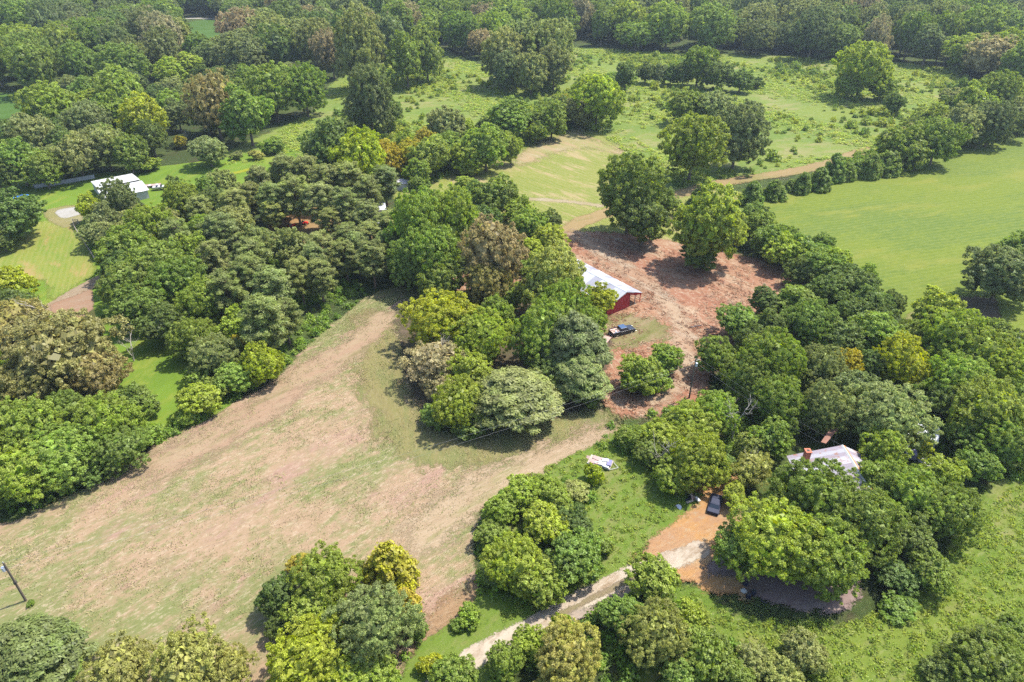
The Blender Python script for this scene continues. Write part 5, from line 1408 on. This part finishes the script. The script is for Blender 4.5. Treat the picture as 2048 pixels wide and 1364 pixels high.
# ---- house with rusty tin roof and brick chimney
def house():
    R0 = Vector((*at(1686, 893, 5.0), 5.0)); R1d = Vector((*at(1722, 950, 5.0), 5.0)); d = (R1d - R0); d.z = 0; d.normalize()
    w = Vector((-d.y, d.x, 0)); w = w if w.x < 0 else -w          # towards the left eave
    L = 9.0
    e = empty("house", (R0.x, R0.y, 0), 0, "old house under the big trees with rusty pale tin roof and brick chimney", "house")
    o = Vector((R0.x, R0.y, 0))
    P = lambda s, t, z: tuple(R0 + d * s + w * t - o + Vector((0, 0, z - 5.0)))
    cols = [(0.24,0.22,0.25), (0.20,0.17,0.20), (0.29,0.28,0.31), (0.18,0.15,0.16)]
    roof_sheets(e, P(-.3,0,5), P(L,0,5), P(L,8.2,2.9), P(-.3,8.2,2.9), 12, M_ROOF_HOUSE, cols, rngO)
    roof_sheets(e, P(-.3,0,5), P(L,0,5), P(L,-4.2,2.9), P(-.3,-4.2,2.9), 12, M_ROOF_HOUSE, cols, rngO)
    m = MB(); m.slab([P(-.3,.22,5.0), P(L,.22,5.0), P(L,0,5.16), P(-.3,0,5.16)], .012); m.slab([P(-.3,-.22,5.0), P(-.3,0,5.16), P(L,0,5.16), P(L,-.22,5.0)], .012); m.build("ridge_cap", M_WHITE, e)
    m = MB(); m.slab([P(-.32,-.2,5.0), P(L,-.2,5.0), P(L,-.5,4.86), P(-.32,-.5,4.86)], .01); m.build("flashing", plain("orange_rust", (.45,.16,.06), .9, .3, 3), e)
    def wall(nm, a, b, h0, h1=None, mid=None):
        m = MB(); q = [Vector(P(*a, 0)), Vector(P(*b, 0))]; n = (q[1]-q[0]).cross(Vector((0,0,1))).normalized() * .06
        m.v += []; k = [q[0], q[1], Vector(P(*b, h0))]
        if mid: k.append(Vector(P(*mid, 4.85)))
        k.append(Vector(P(*a, h0))); c0 = len(m.v); nn = len(k)
        m.v += [tuple(p + n) for p in k] + [tuple(p - n) for p in k]
        m.f.append(tuple(range(nn))); m.f.append(tuple(reversed(range(nn, 2*nn))))
        for i in range(nn): j = (i+1) % nn; m.f.append((i, nn+i, nn+j, j))
        return m.build(nm, M_WHITE, e)
    w1 = wall("gable_wall", (.2, -3.8), (.2, 7.7), 2.9, mid=(.2, 0)); w2 = wall("gable_wall", (L-.4, -3.8), (L-.4, 7.7), 2.9, mid=(L-.4, 0))
    w3 = wall("side_wall", (.28, 7.7), (L-.48, 7.7), 2.88); w4 = wall("side_wall", (.28, -3.8), (L-.48, -3.8), 2.88)
    for s, t, wl, along in ((2.2, 7.79, w3, 0), (6.0, 7.79, w3, 0), (2.2, -3.89, w4, 0), (6.0, -3.89, w4, 0), (.11, 3.5, w1, 1), (L-.31, 3.5, w2, 1)):
        m = MB(); q = (s-.5, s+.5, t, t) if not along else (s, s, t-.5, t+.5)
        a = Vector(P(q[0], q[2], 1.0)); b = Vector(P(q[1], q[3], 1.0)); n = (b-a).cross(Vector((0,0,1))).normalized()*.02
        k = [a, b, b + Vector((0,0,1.2)), a + Vector((0,0,1.2))]; m.v += [tuple(p+n) for p in k] + [tuple(p-n) for p in k]
        m.f += [(0,1,2,3),(7,6,5,4),(0,4,5,1),(1,5,6,2),(2,6,7,3),(3,7,4,0)]; m.build("window", M_GLASS, e)
    # chimney
    c = Vector((*at(1612, 916, 4.1), 0)) - o
    ch = link("chimney", None, e); ch.location = (c.x, c.y, 0); ch.rotation_euler[2] = math.atan2(d.y, d.x)
    ch = MB().box((c.x-.42, c.y-.38, 2.6), (c.x+.42, c.y+.38, 5.5), math.atan2(d.y, d.x)).build("chimney", M_BRICK, e)
    MB().box((c.x-.5, c.y-.46, 5.5), (c.x+.5, c.y+.46, 5.62), math.atan2(d.y, d.x)).build("chimney_cap", M_BRICK, ch)
    MB().box((c.x-.22, c.y-.2, 5.62), (c.x+.22, c.y+.2, 5.64), math.atan2(d.y, d.x)).build("flue", M_DARK, ch)
    # rusty lean-to behind
    a = [Vector((*at(*p, 3.0), 3.0)) - o for p in ((1642,884),(1652,887),(1676,860),(1664,852))]
    a[2].z = a[3].z = 3.3
    m = MB(); m.slab([tuple(p) for p in a], .04); m.build("porch_roof", M_RUST, e)
    for p in (a[2], a[3]): m = MB(); m.tube([(p.x, p.y, 0), (p.x, p.y, 3.2)], .06, 5); m.build("porch_post", M_WOOD, e)
house()
for o in [o for o in COL.objects if o.type == 'EMPTY' and o.name.startswith("chimney")]: bpy.data.objects.remove(o)

# ---- white shed at left, two roof slopes
def shed():
    A = Vector((*at(195, 377, 3.5), 3.5)); B = Vector((*at(280.5, 360, 3.5), 3.5))
    Cb = Vector((*at(272.5, 345.5, 2.7), 2.7)); u = (B - A).normalized(); n = Vector((-u.y, u.x, 0))
    Wb = n.dot(Cb - B); Wf = 8.0
    e = empty("white_shed", (A.x, A.y, 0), 0, "low white metal shed on the lawn with its two roof slopes showing", "shed")
    o = Vector((A.x, A.y, 0)); P = lambda s, t, z: tuple(A + u * s + n * t - o + Vector((0, 0, z - 3.5)))
    L = (B - A).length
    cols = [(0.66,0.66,0.66), (0.63,0.63,0.64), (0.68,0.68,0.69)]
    M = plain("shed_tin", (0.40, 0.40, 0.39), .5, .08, .5)
    roof_sheets(e, P(0,.25,3.5), P(L,.25,3.5), P(L,Wb,2.7), P(0,Wb,2.7), 10, M, cols, rngO)
    roof_sheets(e, P(-.3,-.3,3.3), P(L+.3,-.3,3.3), P(L+.3,-Wf,2.5), P(-.3,-Wf,2.5), 10, M, cols, rngO)
    for a, b, nm in (((.2,-Wf+.3),(L-.2,-Wf+.3),"front_wall"), ((.2,Wb-.3),(L-.2,Wb-.3),"back_wall")):
        m = MB(); m.slab([P(*a,0), P(*b,0), P(*b,2.55), P(*a,2.55)], .1); m.build(nm, M_WHITE, e)
    for s in (.2, L-.3):
        m = MB(); q = [P(s,-Wf+.3,0), P(s,Wb-.3,0), P(s,Wb-.3,2.5), P(s,.1,3.3), P(s,-.2,3.1), P(s,-Wf+.3,2.4)]
        k = [Vector(p) for p in q]; m.v += [tuple(p) for p in k] + [tuple(p + u*.1) for p in k]; nn = 6
        m.f.append(tuple(range(nn))); m.f.append(tuple(reversed(range(nn, 12))))
        for i in range(nn): j = (i+1) % nn; m.f.append((i, nn+i, nn+j, j))
        m.build("side_wall", M_WHITE, e)
    m = MB(); m.slab([P(L*.35,-Wf+.17,0), P(L*.65,-Wf+.17,0), P(L*.65,-Wf+.17,2.2), P(L*.35,-Wf+.17,2.2)], .03); m.build("door", M_GREY, e)
shed()
# pool
X, Y = at(43, 397, .4); e = empty("swimming_pool", (X, Y, 0), 0, "round blue above-ground pool on the lawn at the left edge", "pool")
m = MB()
for j in range(28):
    a0, a1 = 2*math.pi*j/28, 2*math.pi*(j+1)/28
    for (ra, rb, za, zb) in ((2.25,2.25,0,.85),(2.25,2.05,.85,.88),(2.05,2.05,.88,.0)):
        m.face([(ra*math.cos(a0),ra*math.sin(a0),za),(ra*math.cos(a1),ra*math.sin(a1),za),(rb*math.cos(a1),rb*math.sin(a1),zb),(rb*math.cos(a0),rb*math.sin(a0),zb)])
m.build("pool_wall", plain("pool_wall", (.10,.30,.70), .5, .1, 1), e)
m = MB(); m.face([(2.06*math.cos(2*math.pi*j/28), 2.06*math.sin(2*math.pi*j/28), .62) for j in range(28)]); m.build("water", M_WATER, e)
# boat on its trailer, and a flat trailer beside it
def boat(px, py, ang, label):
    X, Y = at(px, py); e = empty("motor_boat", (X, Y, 0), ang, label, "boat")
    sec = [(-2.6,.85),(-1.2,.95),(.6,.9),(1.8,.55),(2.7,.05)]; m = MB(); rows = []
    for x, w in sec: rows.append([(x,-w,1.15),(x,-w*.7,.6),(x,0,.45 + (.25 if x > 2 else 0)),(x,w*.7,.6),(x,w,1.15)])
    for a, b in zip(rows, rows[1:]):
        for i in range(4): m.face([a[i], b[i], b[i+1], a[i+1]])
    m.face(rows[0]); m.build("hull", M_GREY, e)
    m = MB(); m.face([(x,-w*.97,1.1) for x, w in sec] + [(x,w*.97,1.1) for x, w in reversed(sec)]); m.build("deck", M_WHITE, e)
    m = MB(); m.box((-.3,-.6,1.12),(.2,.6,1.5)); m.build("windshield", M_GLASS, e, .04); m = MB(); m.box((-1.6,-.6,1.12),(-1.1,.6,1.4)); m.build("seat", M_NAVY, e, .05)
    m = MB(); m.box((-2.95,-.2,.6),(-2.6,.2,1.5)); m.build("outboard_motor", M_RUBBER, e, .05)
    m = MB(); m.box((-2.2,-.6,.36),(2.6,-.5,.44)); m.box((-2.2,.5,.36),(2.6,.6,.44)); m.tube([(2.5,0,.4),(3.5,0,.4)], .05, 5); m.build("trailer_frame", M_RUST, e)
    for s in (-1,1): wheel(e, -.8, s*.8, .3, .18)
boat(325, 379, .28, "small grey and white motor boat on a trailer right of the white shed")
X, Y = at(303, 374); e = empty("flat_trailer", (X, Y, 0), .28, "long pale flat trailer between the white shed and the boat", "trailer")
for k in range(8): MB().box((-2.9+k*.72,-.9,.6),(-2.22+k*.72,.9,.66)).build("deck_board", M_PINKB if k % 3 else M_WHITE, e)
MB().box((-2.9,-.95,.45),(2.9,-.9,.7)).box((-2.9,.9,.45),(2.9,.95,.7)).build("frame", M_RUST, e)
for s in (-1,1):
    for x in (-.5,.4): wheel(e, x, s*1.05, .32, .2)
# fences
def fence(pxs, label, h, gap, rails, mat, boards=False, cat="fence"):
    pts = [Vector((*at(*p), 0)) for p in pxs]; e = empty("rail_fence" if rails else "board_fence", pts[0], 0, label, cat); o = pts[0]
    for a, b in zip(pts, pts[1:]):
        L = (b-a).length; n = max(1, int(L / gap)); d = (b-a)/n
        for i in range(n + 1 if (b - pts[-1]).length < .01 else n):
            p = a + d*i - o; MB().box((p.x-.08,p.y-.08,-.2),(p.x+.08,p.y+.08,h+.08), math.atan2(d.y,d.x)).build("post", mat, e)
        for i in range(n):
            p, q = a + d*i - o, a + d*(i+1) - o; nn = Vector((-d.y,d.x,0)).normalized()*.03
            zs = [(z, z+.13) for z in rails] if rails else [(0.05, h)]
            for z0, z1 in zs:
                m = MB(); c0 = len(m.v); m.v += [tuple(p+nn+Vector((0,0,z0))), tuple(q+nn+Vector((0,0,z0))), tuple(q+nn+Vector((0,0,z1))), tuple(p+nn+Vector((0,0,z1))), tuple(p-nn+Vector((0,0,z0))), tuple(q-nn+Vector((0,0,z0))), tuple(q-nn+Vector((0,0,z1))), tuple(p-nn+Vector((0,0,z1)))]
                m.f += [(0,1,2,3),(7,6,5,4),(0,4,5,1),(1,5,6,2),(2,6,7,3),(3,7,4,0)]; m.build("rail" if rails else "panel", mat, e)
fence([(158,448),(147,446),(150,458),(172,492),(192,524)], "weathered brown rail fence along the right side of the mown lawn", 1.3, 2.6, (.35,.75,1.15), M_WOOD)
fence([(70,377),(110,371),(190,357)], "grey board fence at the back of the lawn left of the white shed", 1.3, 2.5, None, plain("fence_grey", (.28,.28,.30), .8, .4, .6))
# things glimpsed in the clearing behind the pines
X, Y = at(565, 474, .6); e = empty("tarp_stack", (X, Y, 0), -.35, "bright blue tarp covered stack among the pine trunks", "tarp")
m = MB(); rr = [(-1.6,.5),(-1.1,1.0),(-.3,.85),(.5,1.05),(1.2,.8),(1.7,.4)]
for (x0,h0),(x1,h1) in zip(rr, rr[1:]):
    m.face([(x0,-.75,0),(x1,-.75,0),(x1,-.5,h1),(x0,-.5,h0)]); m.face([(x0,-.5,h0),(x1,-.5,h1),(x1,.5,h1*.95),(x0,.5,h0*.9)]); m.face([(x0,.5,h0*.9),(x1,.5,h1*.95),(x1,.75,0),(x0,.75,0)])
m.face([(-1.6,-.75,0),(-1.6,-.5,.5),(-1.6,.5,.45),(-1.6,.75,0)]); m.face([(1.7,-.75,0),(1.7,.75,0),(1.7,.5,.38),(1.7,-.5,.4)]); m.build("tarp", M_BLUE, e)
MB().box((-1.4,-.6,.0),(1.5,.6,.35)).build("stacked_wood", M_WOOD, e)
for px, py, lab, a in ((583,452,"red garden tractor just right of the blue tarp in the clearing", .5), (609,446,"red garden tractor further right in the clearing behind the pines", -.4)):
    X, Y = at(px, py, .5); e = empty("garden_tractor", (X, Y, 0), a, lab, "tractor")
    MB().box((.1,-.35,.5),(1.1,.35,1.0)).build("bonnet", M_REDP, e, .08); MB().box((-1.0,-.55,.45),(.1,.55,.68)).build("mudguard", M_REDP, e, .06)
    MB().box((-.6,-.25,.7),(-.15,.25,.8)).box((-.7,-.25,.7),(-.6,.25,1.2)).build("seat", M_RUBBER, e, .03); MB().tube([(.1,0,.9),(-.1,0,1.25)], .03, 5).build("steering_column", M_RUBBER, e)
    for s in (-1,1): wheel(e, -.55, s*.6, .42, .26); wheel(e, .8, s*.5, .27, .16)
def small_roof(px, py, L, W, z, ang, mat_cols, mat, label, name="outbuilding", cat="building"):
    X, Y = at(px, py, z); e = empty(name, (X, Y, 0), ang, label, cat)
    roof_sheets(e, (-L/2,0,z), (L/2,0,z), (L/2,-W/2-.3,z-.9), (-L/2,-W/2-.3,z-.9), max(3, int(L)), mat, mat_cols, rngO)
    roof_sheets(e, (-L/2,0,z), (L/2,0,z), (L/2,W/2+.3,z-.9), (-L/2,W/2+.3,z-.9), max(3, int(L)), mat, mat_cols, rngO)
    for s in (-1, 1):
        MB().box((-L/2+.2, s*W/2-.06, 0), (L/2-.2, s*W/2+.06, z-.9)).build("wall", M_WHITE, e)
        MB().prism([(-W/2+.1,0),(W/2-.1,0),(W/2-.1,z-.93),(0,z-.12),(-W/2+.1,z-.93)], -.05, .05).build("gable_wall", M_WHITE, e)
        g = [o for o in e.children if o.name.startswith("gable_wall")][-1]; g.rotation_euler[2] = math.pi/2; g.location.x = s*(L/2-.25)
    MB().box((-.5,-W/2-.1,0),(.45,-W/2-.065,2.0)).build("door", M_GREY, e)
WH = [(0.36,0.36,0.4),(0.3,0.3,0.34)]
small_roof(738, 408, 9, 6, 3.6, .25, WH, M_TINW, "pale roofed building half hidden behind the pines")
small_roof(750, 440, 4, 3, 3.0, .25, WH, M_TINW, "smaller pale shed just below the half hidden building")
small_roof(803, 358, 6, 4, 3.0, .3, [(0.34,0.33,0.36)], M_ROOF_HOUSE, "grey roofed outbuilding at the bottom end of the hedgerow")
small_roof(1846, 852, 5, 4, 3.2, -.5, [(0.4,0.42,0.52)], M_TINW, "bluish roofed shed showing through the sage tree behind the house")
small_roof(222, 112, 9, 7, 4.5, .1, WH, M_TINW, "white roofed building glimpsed in the upper left woods")
# junked trailer on the grass
def junk_trailer():
    X, Y = at(1206, 926, .5); e = empty("junk_trailer", (X, Y, 0), -.42, "old trailer heaped with pinkish boards and white panels on the grassy lane", "trailer")
    for k in range(9): MB().box((-2.3+k*.42,-1.0,.55),(-1.92+k*.42,1.0,.6)).build("deck_board", M_PINKB if k % 2 else M_WOOD, e)
    for (a, b, r, mt, nm) in (((-2.1,-.9,.61),(-.6,.1,.7),.12,M_PINKB,"board"),((-1.8,.0,.71),(-.3,.8,.78),-.2,M_PINKB,"board"),((-.6,-.85,.61),(.6,.2,.85),.1,M_WHITE,"white_panel"),((-.3,.0,.86),(.8,.7,.98),.35,M_WHITE,"white_panel"),((.65,-.6,.7),(1.35,.75,.95),.1,M_PURP,"blue_panel"),((-1.3,-.6,.72),(-.5,-.4,.8),.7,M_WHITE,"plank"),((.2,-1.1,.61),(1.2,-.75,.9),-.1,M_GREY,"box")):
        MB().box(a, b, r).build(nm, mt, e, .02)
    MB().box((-2.35,-1.06,.4),(1.5,-1.0,.58)).box((-2.35,1.0,.4),(1.5,1.06,.58)).build("frame", M_WHITE, e)
    MB().tube([(1.45,-.9,.45),(2.5,0,.45)], .05, 5).tube([(1.45,.9,.45),(2.5,0,.45)], .05, 5).build("drawbar", M_WHITE, e)
    for s in (-1,1): wheel(e, .1, s*1.15, .34, .2)
    X, Y = at(1179, 917, .2); e = empty("metal_scrap", (X, Y, 0), -.4, "bent grey scrap panel left of the heaped trailer", "scrap")
    m = MB(); m.slab([(-.6,-.4,.1),(.6,-.4,.15),(.6,.4,.5),(-.6,.4,.35)], .04); m.build("panel", M_PINKB, e); MB().box((-.5,-.45,0),(.4,-.38,.12)).build("edge_strip", M_WHITE, e)
junk_trailer()
# wrecked dark car
X, Y = at(1430, 1008, .5); e = empty("wrecked_car", (X, Y, 0), 1.15, "dark wrecked car at the edge of the orange yard under the trees", "car")
MB().prism([(-2.1,.35),(-2.1,.8),(-1.2,.9),(1.0,.85),(2.0,.7),(2.1,.35)], -.85, .85).build("body", M_NAVY, e, .08)
m = MB(); m.v += [(-1.3,-.78,.88),(.9,-.78,.86),(.9,.78,.86),(-1.3,.78,.88),(-.9,-.62,1.35),(.35,-.62,1.35),(.35,.62,1.35),(-.9,.62,1.35)]; m.f += [(0,3,2,1),(4,5,6,7),(0,1,5,4),(1,2,6,5),(2,3,7,6),(3,0,4,7)]; m.build("cabin", M_NAVY, e, .05)
MB().slab([(.42,-.58,1.32),(.92,-.7,.9),(.92,.7,.9),(.42,.58,1.32)], .02).build("windscreen", M_GLASS, e); MB().slab([(-.94,-.58,1.33),(-.94,.58,1.33),(-1.32,.7,.9),(-1.32,-.7,.9)], .02).build("rear_window", M_GLASS, e)
MB().box((-.8,-.55,1.355),(.3,.55,1.375)).build("roof_panel", M_NAVY, e, .02); MB().box((2.0,-.8,.35),(2.14,.8,.5)).build("bumper", M_CHROME, e, .02)
for s in (-1,1):
    for x in (-1.3,1.3): wheel(e, x, s*.8, .31, .18)
# scrap round the orange yard
def scrap(px, py, nm, label, cat, parts):
    X, Y = at(px, py); e = empty(nm, (X, Y, 0), rngO.uniform(0, 3), label, cat)
    for n_, mt, fn in parts: m = MB(); fn(m); m.build(n_, mt, e, .015)
    return e
scrap(1357, 1017, "satellite_dish", "pale grey dish-like scrap lying at the left of the orange yard", "scrap", [("dish", M_GREY, lambda m: m.tube([(0,0,.1),(0,.1,.28)], [.35,.5], 14)), ("arm", M_RUST, lambda m: m.tube([(0,0,.1),(.5,.3,.5)], .03, 5))])
scrap(1374, 980, "red_scrap", "small red scrap machine in the junk beside the orange yard", "scrap", [("body", M_REDP, lambda m: m.box((-.5,-.3,.2),(.4,.3,.7))), ("engine", M_RUBBER, lambda m: m.box((-.2,-.2,.7),(.2,.2,.95))), ("handle", M_RUST, lambda m: m.tube([(-.5,0,.6),(-1.1,0,1.0)], .03, 5))])
for i, (px, py, lab) in enumerate(((1352,985,"tangled dark scrap heap at the far left of the orange yard"),(1385,1000,"scrap heap with pale sticks in the orange yard"),(1403,965,"heap of pinkish boards at the back of the orange yard"),(1455,985,"heap of grey sticks right of the wrecked car"))):
    X, Y = at(px, py); e = empty("scrap_heap", (X, Y, 0), i, lab, "scrap heap")
    for k in range(9):
        a = rngO.uniform(0, 6.28); r = rngO.uniform(0, 1.1); l = rngO.uniform(.4, 1.3); z = .05 + .08 * k
        MB().box((r*math.cos(a)-l/2, r*math.sin(a)-.12, z), (r*math.cos(a)+l/2, r*math.sin(a)+rngO.uniform(.02,.3), z+rngO.uniform(.04,.2)), rngO.uniform(0,3)).build("scrap_piece", (M_RUST, M_NAVY, M_PINKB, M_WOOD, M_DARK, M_GREY)[int(rngO.integers(6))] if i != 2 else M_PINKB, e)
    for k in range(4):
        a = rngO.uniform(0, 6.28); MB().tube([(math.cos(a)*1.2, math.sin(a)*1.2, .1), (-math.cos(a)*.5, -math.sin(a)*.5, 1.0)], .03, 4).build("stick", M_DEAD, e)
scrap(1487, 1184, "white_bag", "lumpy whitish bag in the leaf litter under the big tree", "bag", [("bag", M_WHITE, lambda m: m.tube([(0,0,0),(0,0,.25),(0.05,0,.5)], [.35,.45,.2], 9)), ("tie", M_GREY, lambda m: m.tube([(0.05,0,.5),(.07,0,.62)], [.06,.1], 6))])
for i, (px, py, lab) in enumerate(((1496,1196,"navy barrel nearest the camera in the leaf litter"),(1506,1189,"navy barrel right of the nearest one, by the whitish bag"),(1490,1172,"navy barrel uphill of the whitish bag"))):
    scrap(px, py, "barrel", lab, "barrel", [("drum", M_NAVY, lambda m: m.tube([(0,0,.0),(0,0,.28),(0,0,.56),(0,0,.8)], [.29,.31,.31,.29], 14)), ("lid", M_RUBBER, lambda m: m.tube([(0,0,.8),(0,0,.83)], .25, 12))])
X, Y = at(1528, 1201, .1); e = empty("old_tyre", (X, Y, 0), 0, "old tyre lying flat in the leaf litter right of the barrels", "tyre")
m = MB(); rn = []
for j in range(18):
    for k in range(8):
        a, b = 2*math.pi*j/18, 2*math.pi*k/8; r = .3 + .1*math.cos(b); m.v.append((r*math.cos(a), r*math.sin(a), .11 + .1*math.sin(b)))
for j in range(18):
    for k in range(8): m.f.append((j*8+k, ((j+1)%18)*8+k, ((j+1)%18)*8+(k+1)%8, j*8+(k+1)%8))
m.build("tyre", M_RUBBER, e)
X, Y = at(1851, 924, .2); e = empty("white_boards", (X, Y, 0), -.9, "stack of bright white boards in the sunny gap right of the house", "boards")
for k in range(4): MB().box((-1.6+.1*k, -.5+.28*k, .05+.06*k), (1.4+.1*k, -.25+.28*k, .1+.06*k)).build("board", M_WHITE, e)
X, Y = at(1816, 900, .6); e = empty("parked_van", (X, Y, 0), 1.2, "bluish grey vehicle half hidden by the sage tree behind the house", "vehicle")
MB().prism([(-2.2,.4),(-2.2,1.5),(-1.9,1.75),(.9,1.75),(1.5,1.15),(2.2,1.0),(2.25,.4)], -.88, .88).build("body", M_PURP, e, .08)
MB().slab([(.98,-.75,1.68),(1.5,-.8,1.2),(1.5,.8,1.2),(.98,.75,1.68)], .03).build("windscreen", M_GLASS, e)
for s in (-1,1):
    MB().box((-1.8, s*.9-.01, 1.15),(.9, s*.9+.01, 1.6)).build("side_window", M_GLASS, e)
    for x in (-1.4,1.4): wheel(e, x, s*.8, .34, .2)

# chips and clods on the dirt yard, stubble on the hayfield
CHIP = []
for s in range(3):
    r_ = np.random.default_rng(40 + s); V = []; F = []
    for k in range(7):
        c = r_.uniform(-.5, .5, 3) * np.array([1, 1, .1]) + np.array([0, 0, .05]); a = r_.uniform(0, 3.14); l = r_.uniform(.08, .3); w = r_.uniform(.02, .06)
        d = np.array([math.cos(a), math.sin(a), r_.uniform(-.2, .4)]) * l; n_ = np.array([-math.sin(a), math.cos(a), r_.uniform(-.3,.3)]) * w
        i0 = len(V); V += [c - d - n_, c + d - n_, c + d + n_, c - d + n_]; F.append([i0, i0+1, i0+2, i0+3])
    CHIP.append(mesh_np("chips", V, F, M_WOOD))
def rampmat(name, cols):
    t = NT(name); oi = t.n("ShaderNodeObjectInfo"); cr = t.n("ShaderNodeValToRGB"); el = cr.color_ramp.elements
    while len(el) < len(cols): el.new(.5)
    for i, c in enumerate(cols): el[i].position = i/(len(cols)-1); el[i].color = (*c, 1)
    t.l(oi.outputs["Random"], cr.inputs[0]); return t.done(t.bsdf(cr.outputs[0], .95, .1))
M_CHIP = rampmat("chip_colours", [(.08,.035,.02),(.13,.055,.03),(.22,.13,.08),(.30,.22,.14),(.10,.045,.03)])
pts, cl, w_ = AREAS["dirt_yard"]; lo, hi = pts.min(0), pts.max(0); q = rngS.uniform(lo, hi, (7000, 2)); q = q[sdf(q, pts, True) > 0]
nz = np.sin(q[:,0]*.35)*np.sin(q[:,1]*.22) + rngS.uniform(-.8,.8,len(q)); q = q[nz > 0]
s = rngS.uniform(.5, 1.6, len(q)); scatter("wood_chips", np.column_stack([q, np.full(len(q), .18)]), np.column_stack([s,s,s]), CHIP, "chips, twigs and clods littering the dirt yard", M_CHIP, rngS)
def tufts(r_, n, L, W, sp):
    V = []; F = []
    for k in range(n):
        c = r_.normal(size=2) * sp; a = r_.uniform(0, 6.28); h = r_.uniform(.5, 1) * L
        b = np.array([c[0], c[1], 0]); s = np.array([math.cos(a), math.sin(a), 0]) * W; t = b + np.array([r_.normal()*.5*L, r_.normal()*.5*L, h]); i0 = len(V)
        V += [b - s, b + s, t + s*.4, t - s*.4]; F.append([i0, i0+1, i0+2, i0+3])
    return np.array(V), np.array(F)
TF = [mesh_np("tuft", *tufts(np.random.default_rng(60+i), 14, .22, .035, .45), M_WEED) for i in range(3)]
M_STUB = rampmat("stubble_colours", [(.17,.20,.055),(.20,.22,.06),(.30,.24,.13),(.34,.26,.15),(.19,.22,.06)])
pts, cl, w_ = AREAS["hayfield"]; q = []
lo, hi = pts.min(0), pts.max(0); c_ = rngS.uniform(lo, hi, (60000, 2)); c_ = c_[(sdf(c_, pts, True) > .3) & (c_[:,1] > 30)]
nz = np.sin(c_[:,0]*.21 + c_[:,1]*.1)*np.sin(c_[:,1]*.3 - c_[:,0]*.17) + rngS.uniform(-1,1,len(c_)); c_ = c_[nz > .1][:5000]
s = rngS.uniform(.5, 1.5, len(c_)); scatter("stubble_tufts", np.column_stack([c_, np.full(len(c_), .15)]), np.column_stack([s,s,s]), TF, "tufts of stubble and regrown grass over the hayfield", M_STUB, rngS)
# rank low growth of the far meadow
q = sample_area([(450,330),(560,262),(640,215),(700,150),(880,100),(960,130),(1150,97),(1350,107),(1700,120),(1905,138),(1950,172),(2020,215),(1770,296),(1500,350),(1330,378),(1240,295),(1190,262),(1140,246),(1040,285),(900,340),(760,350),(640,330)], 34000, rngS)
g_ = np.sin(q[:,0]*.045+1)*np.sin(q[:,1]*.05+q[:,0]*.02)+.6*np.sin(q[:,0]*.12+q[:,1]*.09)+rngS.uniform(-.6,.6,len(q)); q = q[g_ > .05]
s = rngS.uniform(.9, 2.6, len(q)); scatter("meadow_growth", np.column_stack([q, np.zeros(len(q))]), np.column_stack([s*1.3, s*1.3, s*.7]), SPR, "rank waist-high growth covering the far meadow", M_MGROW, rngS)

# ------------------------------------------------------------------ the air
hz = bpy.data.materials.new("haze"); hz.use_nodes = True; ht = hz.node_tree; ht.nodes.clear()
pv = ht.nodes.new("ShaderNodeVolumePrincipled"); pv.inputs["Color"].default_value = (0.72, 0.86, 1.0, 1); pv.inputs["Density"].default_value = 0.00010
pv.inputs["Anisotropy"].default_value = 0.2
ho = ht.nodes.new("ShaderNodeOutputMaterial"); ht.links.new(pv.outputs[0], ho.inputs["Volume"])
hb = MB(); hb.box((-3100, -1000, -1.5), (3100, 5100, CAM_H + 3))
tag(link("haze", hb.mesh("haze", hz)), "thin summer haze lying over the whole countryside", kind="stuff")
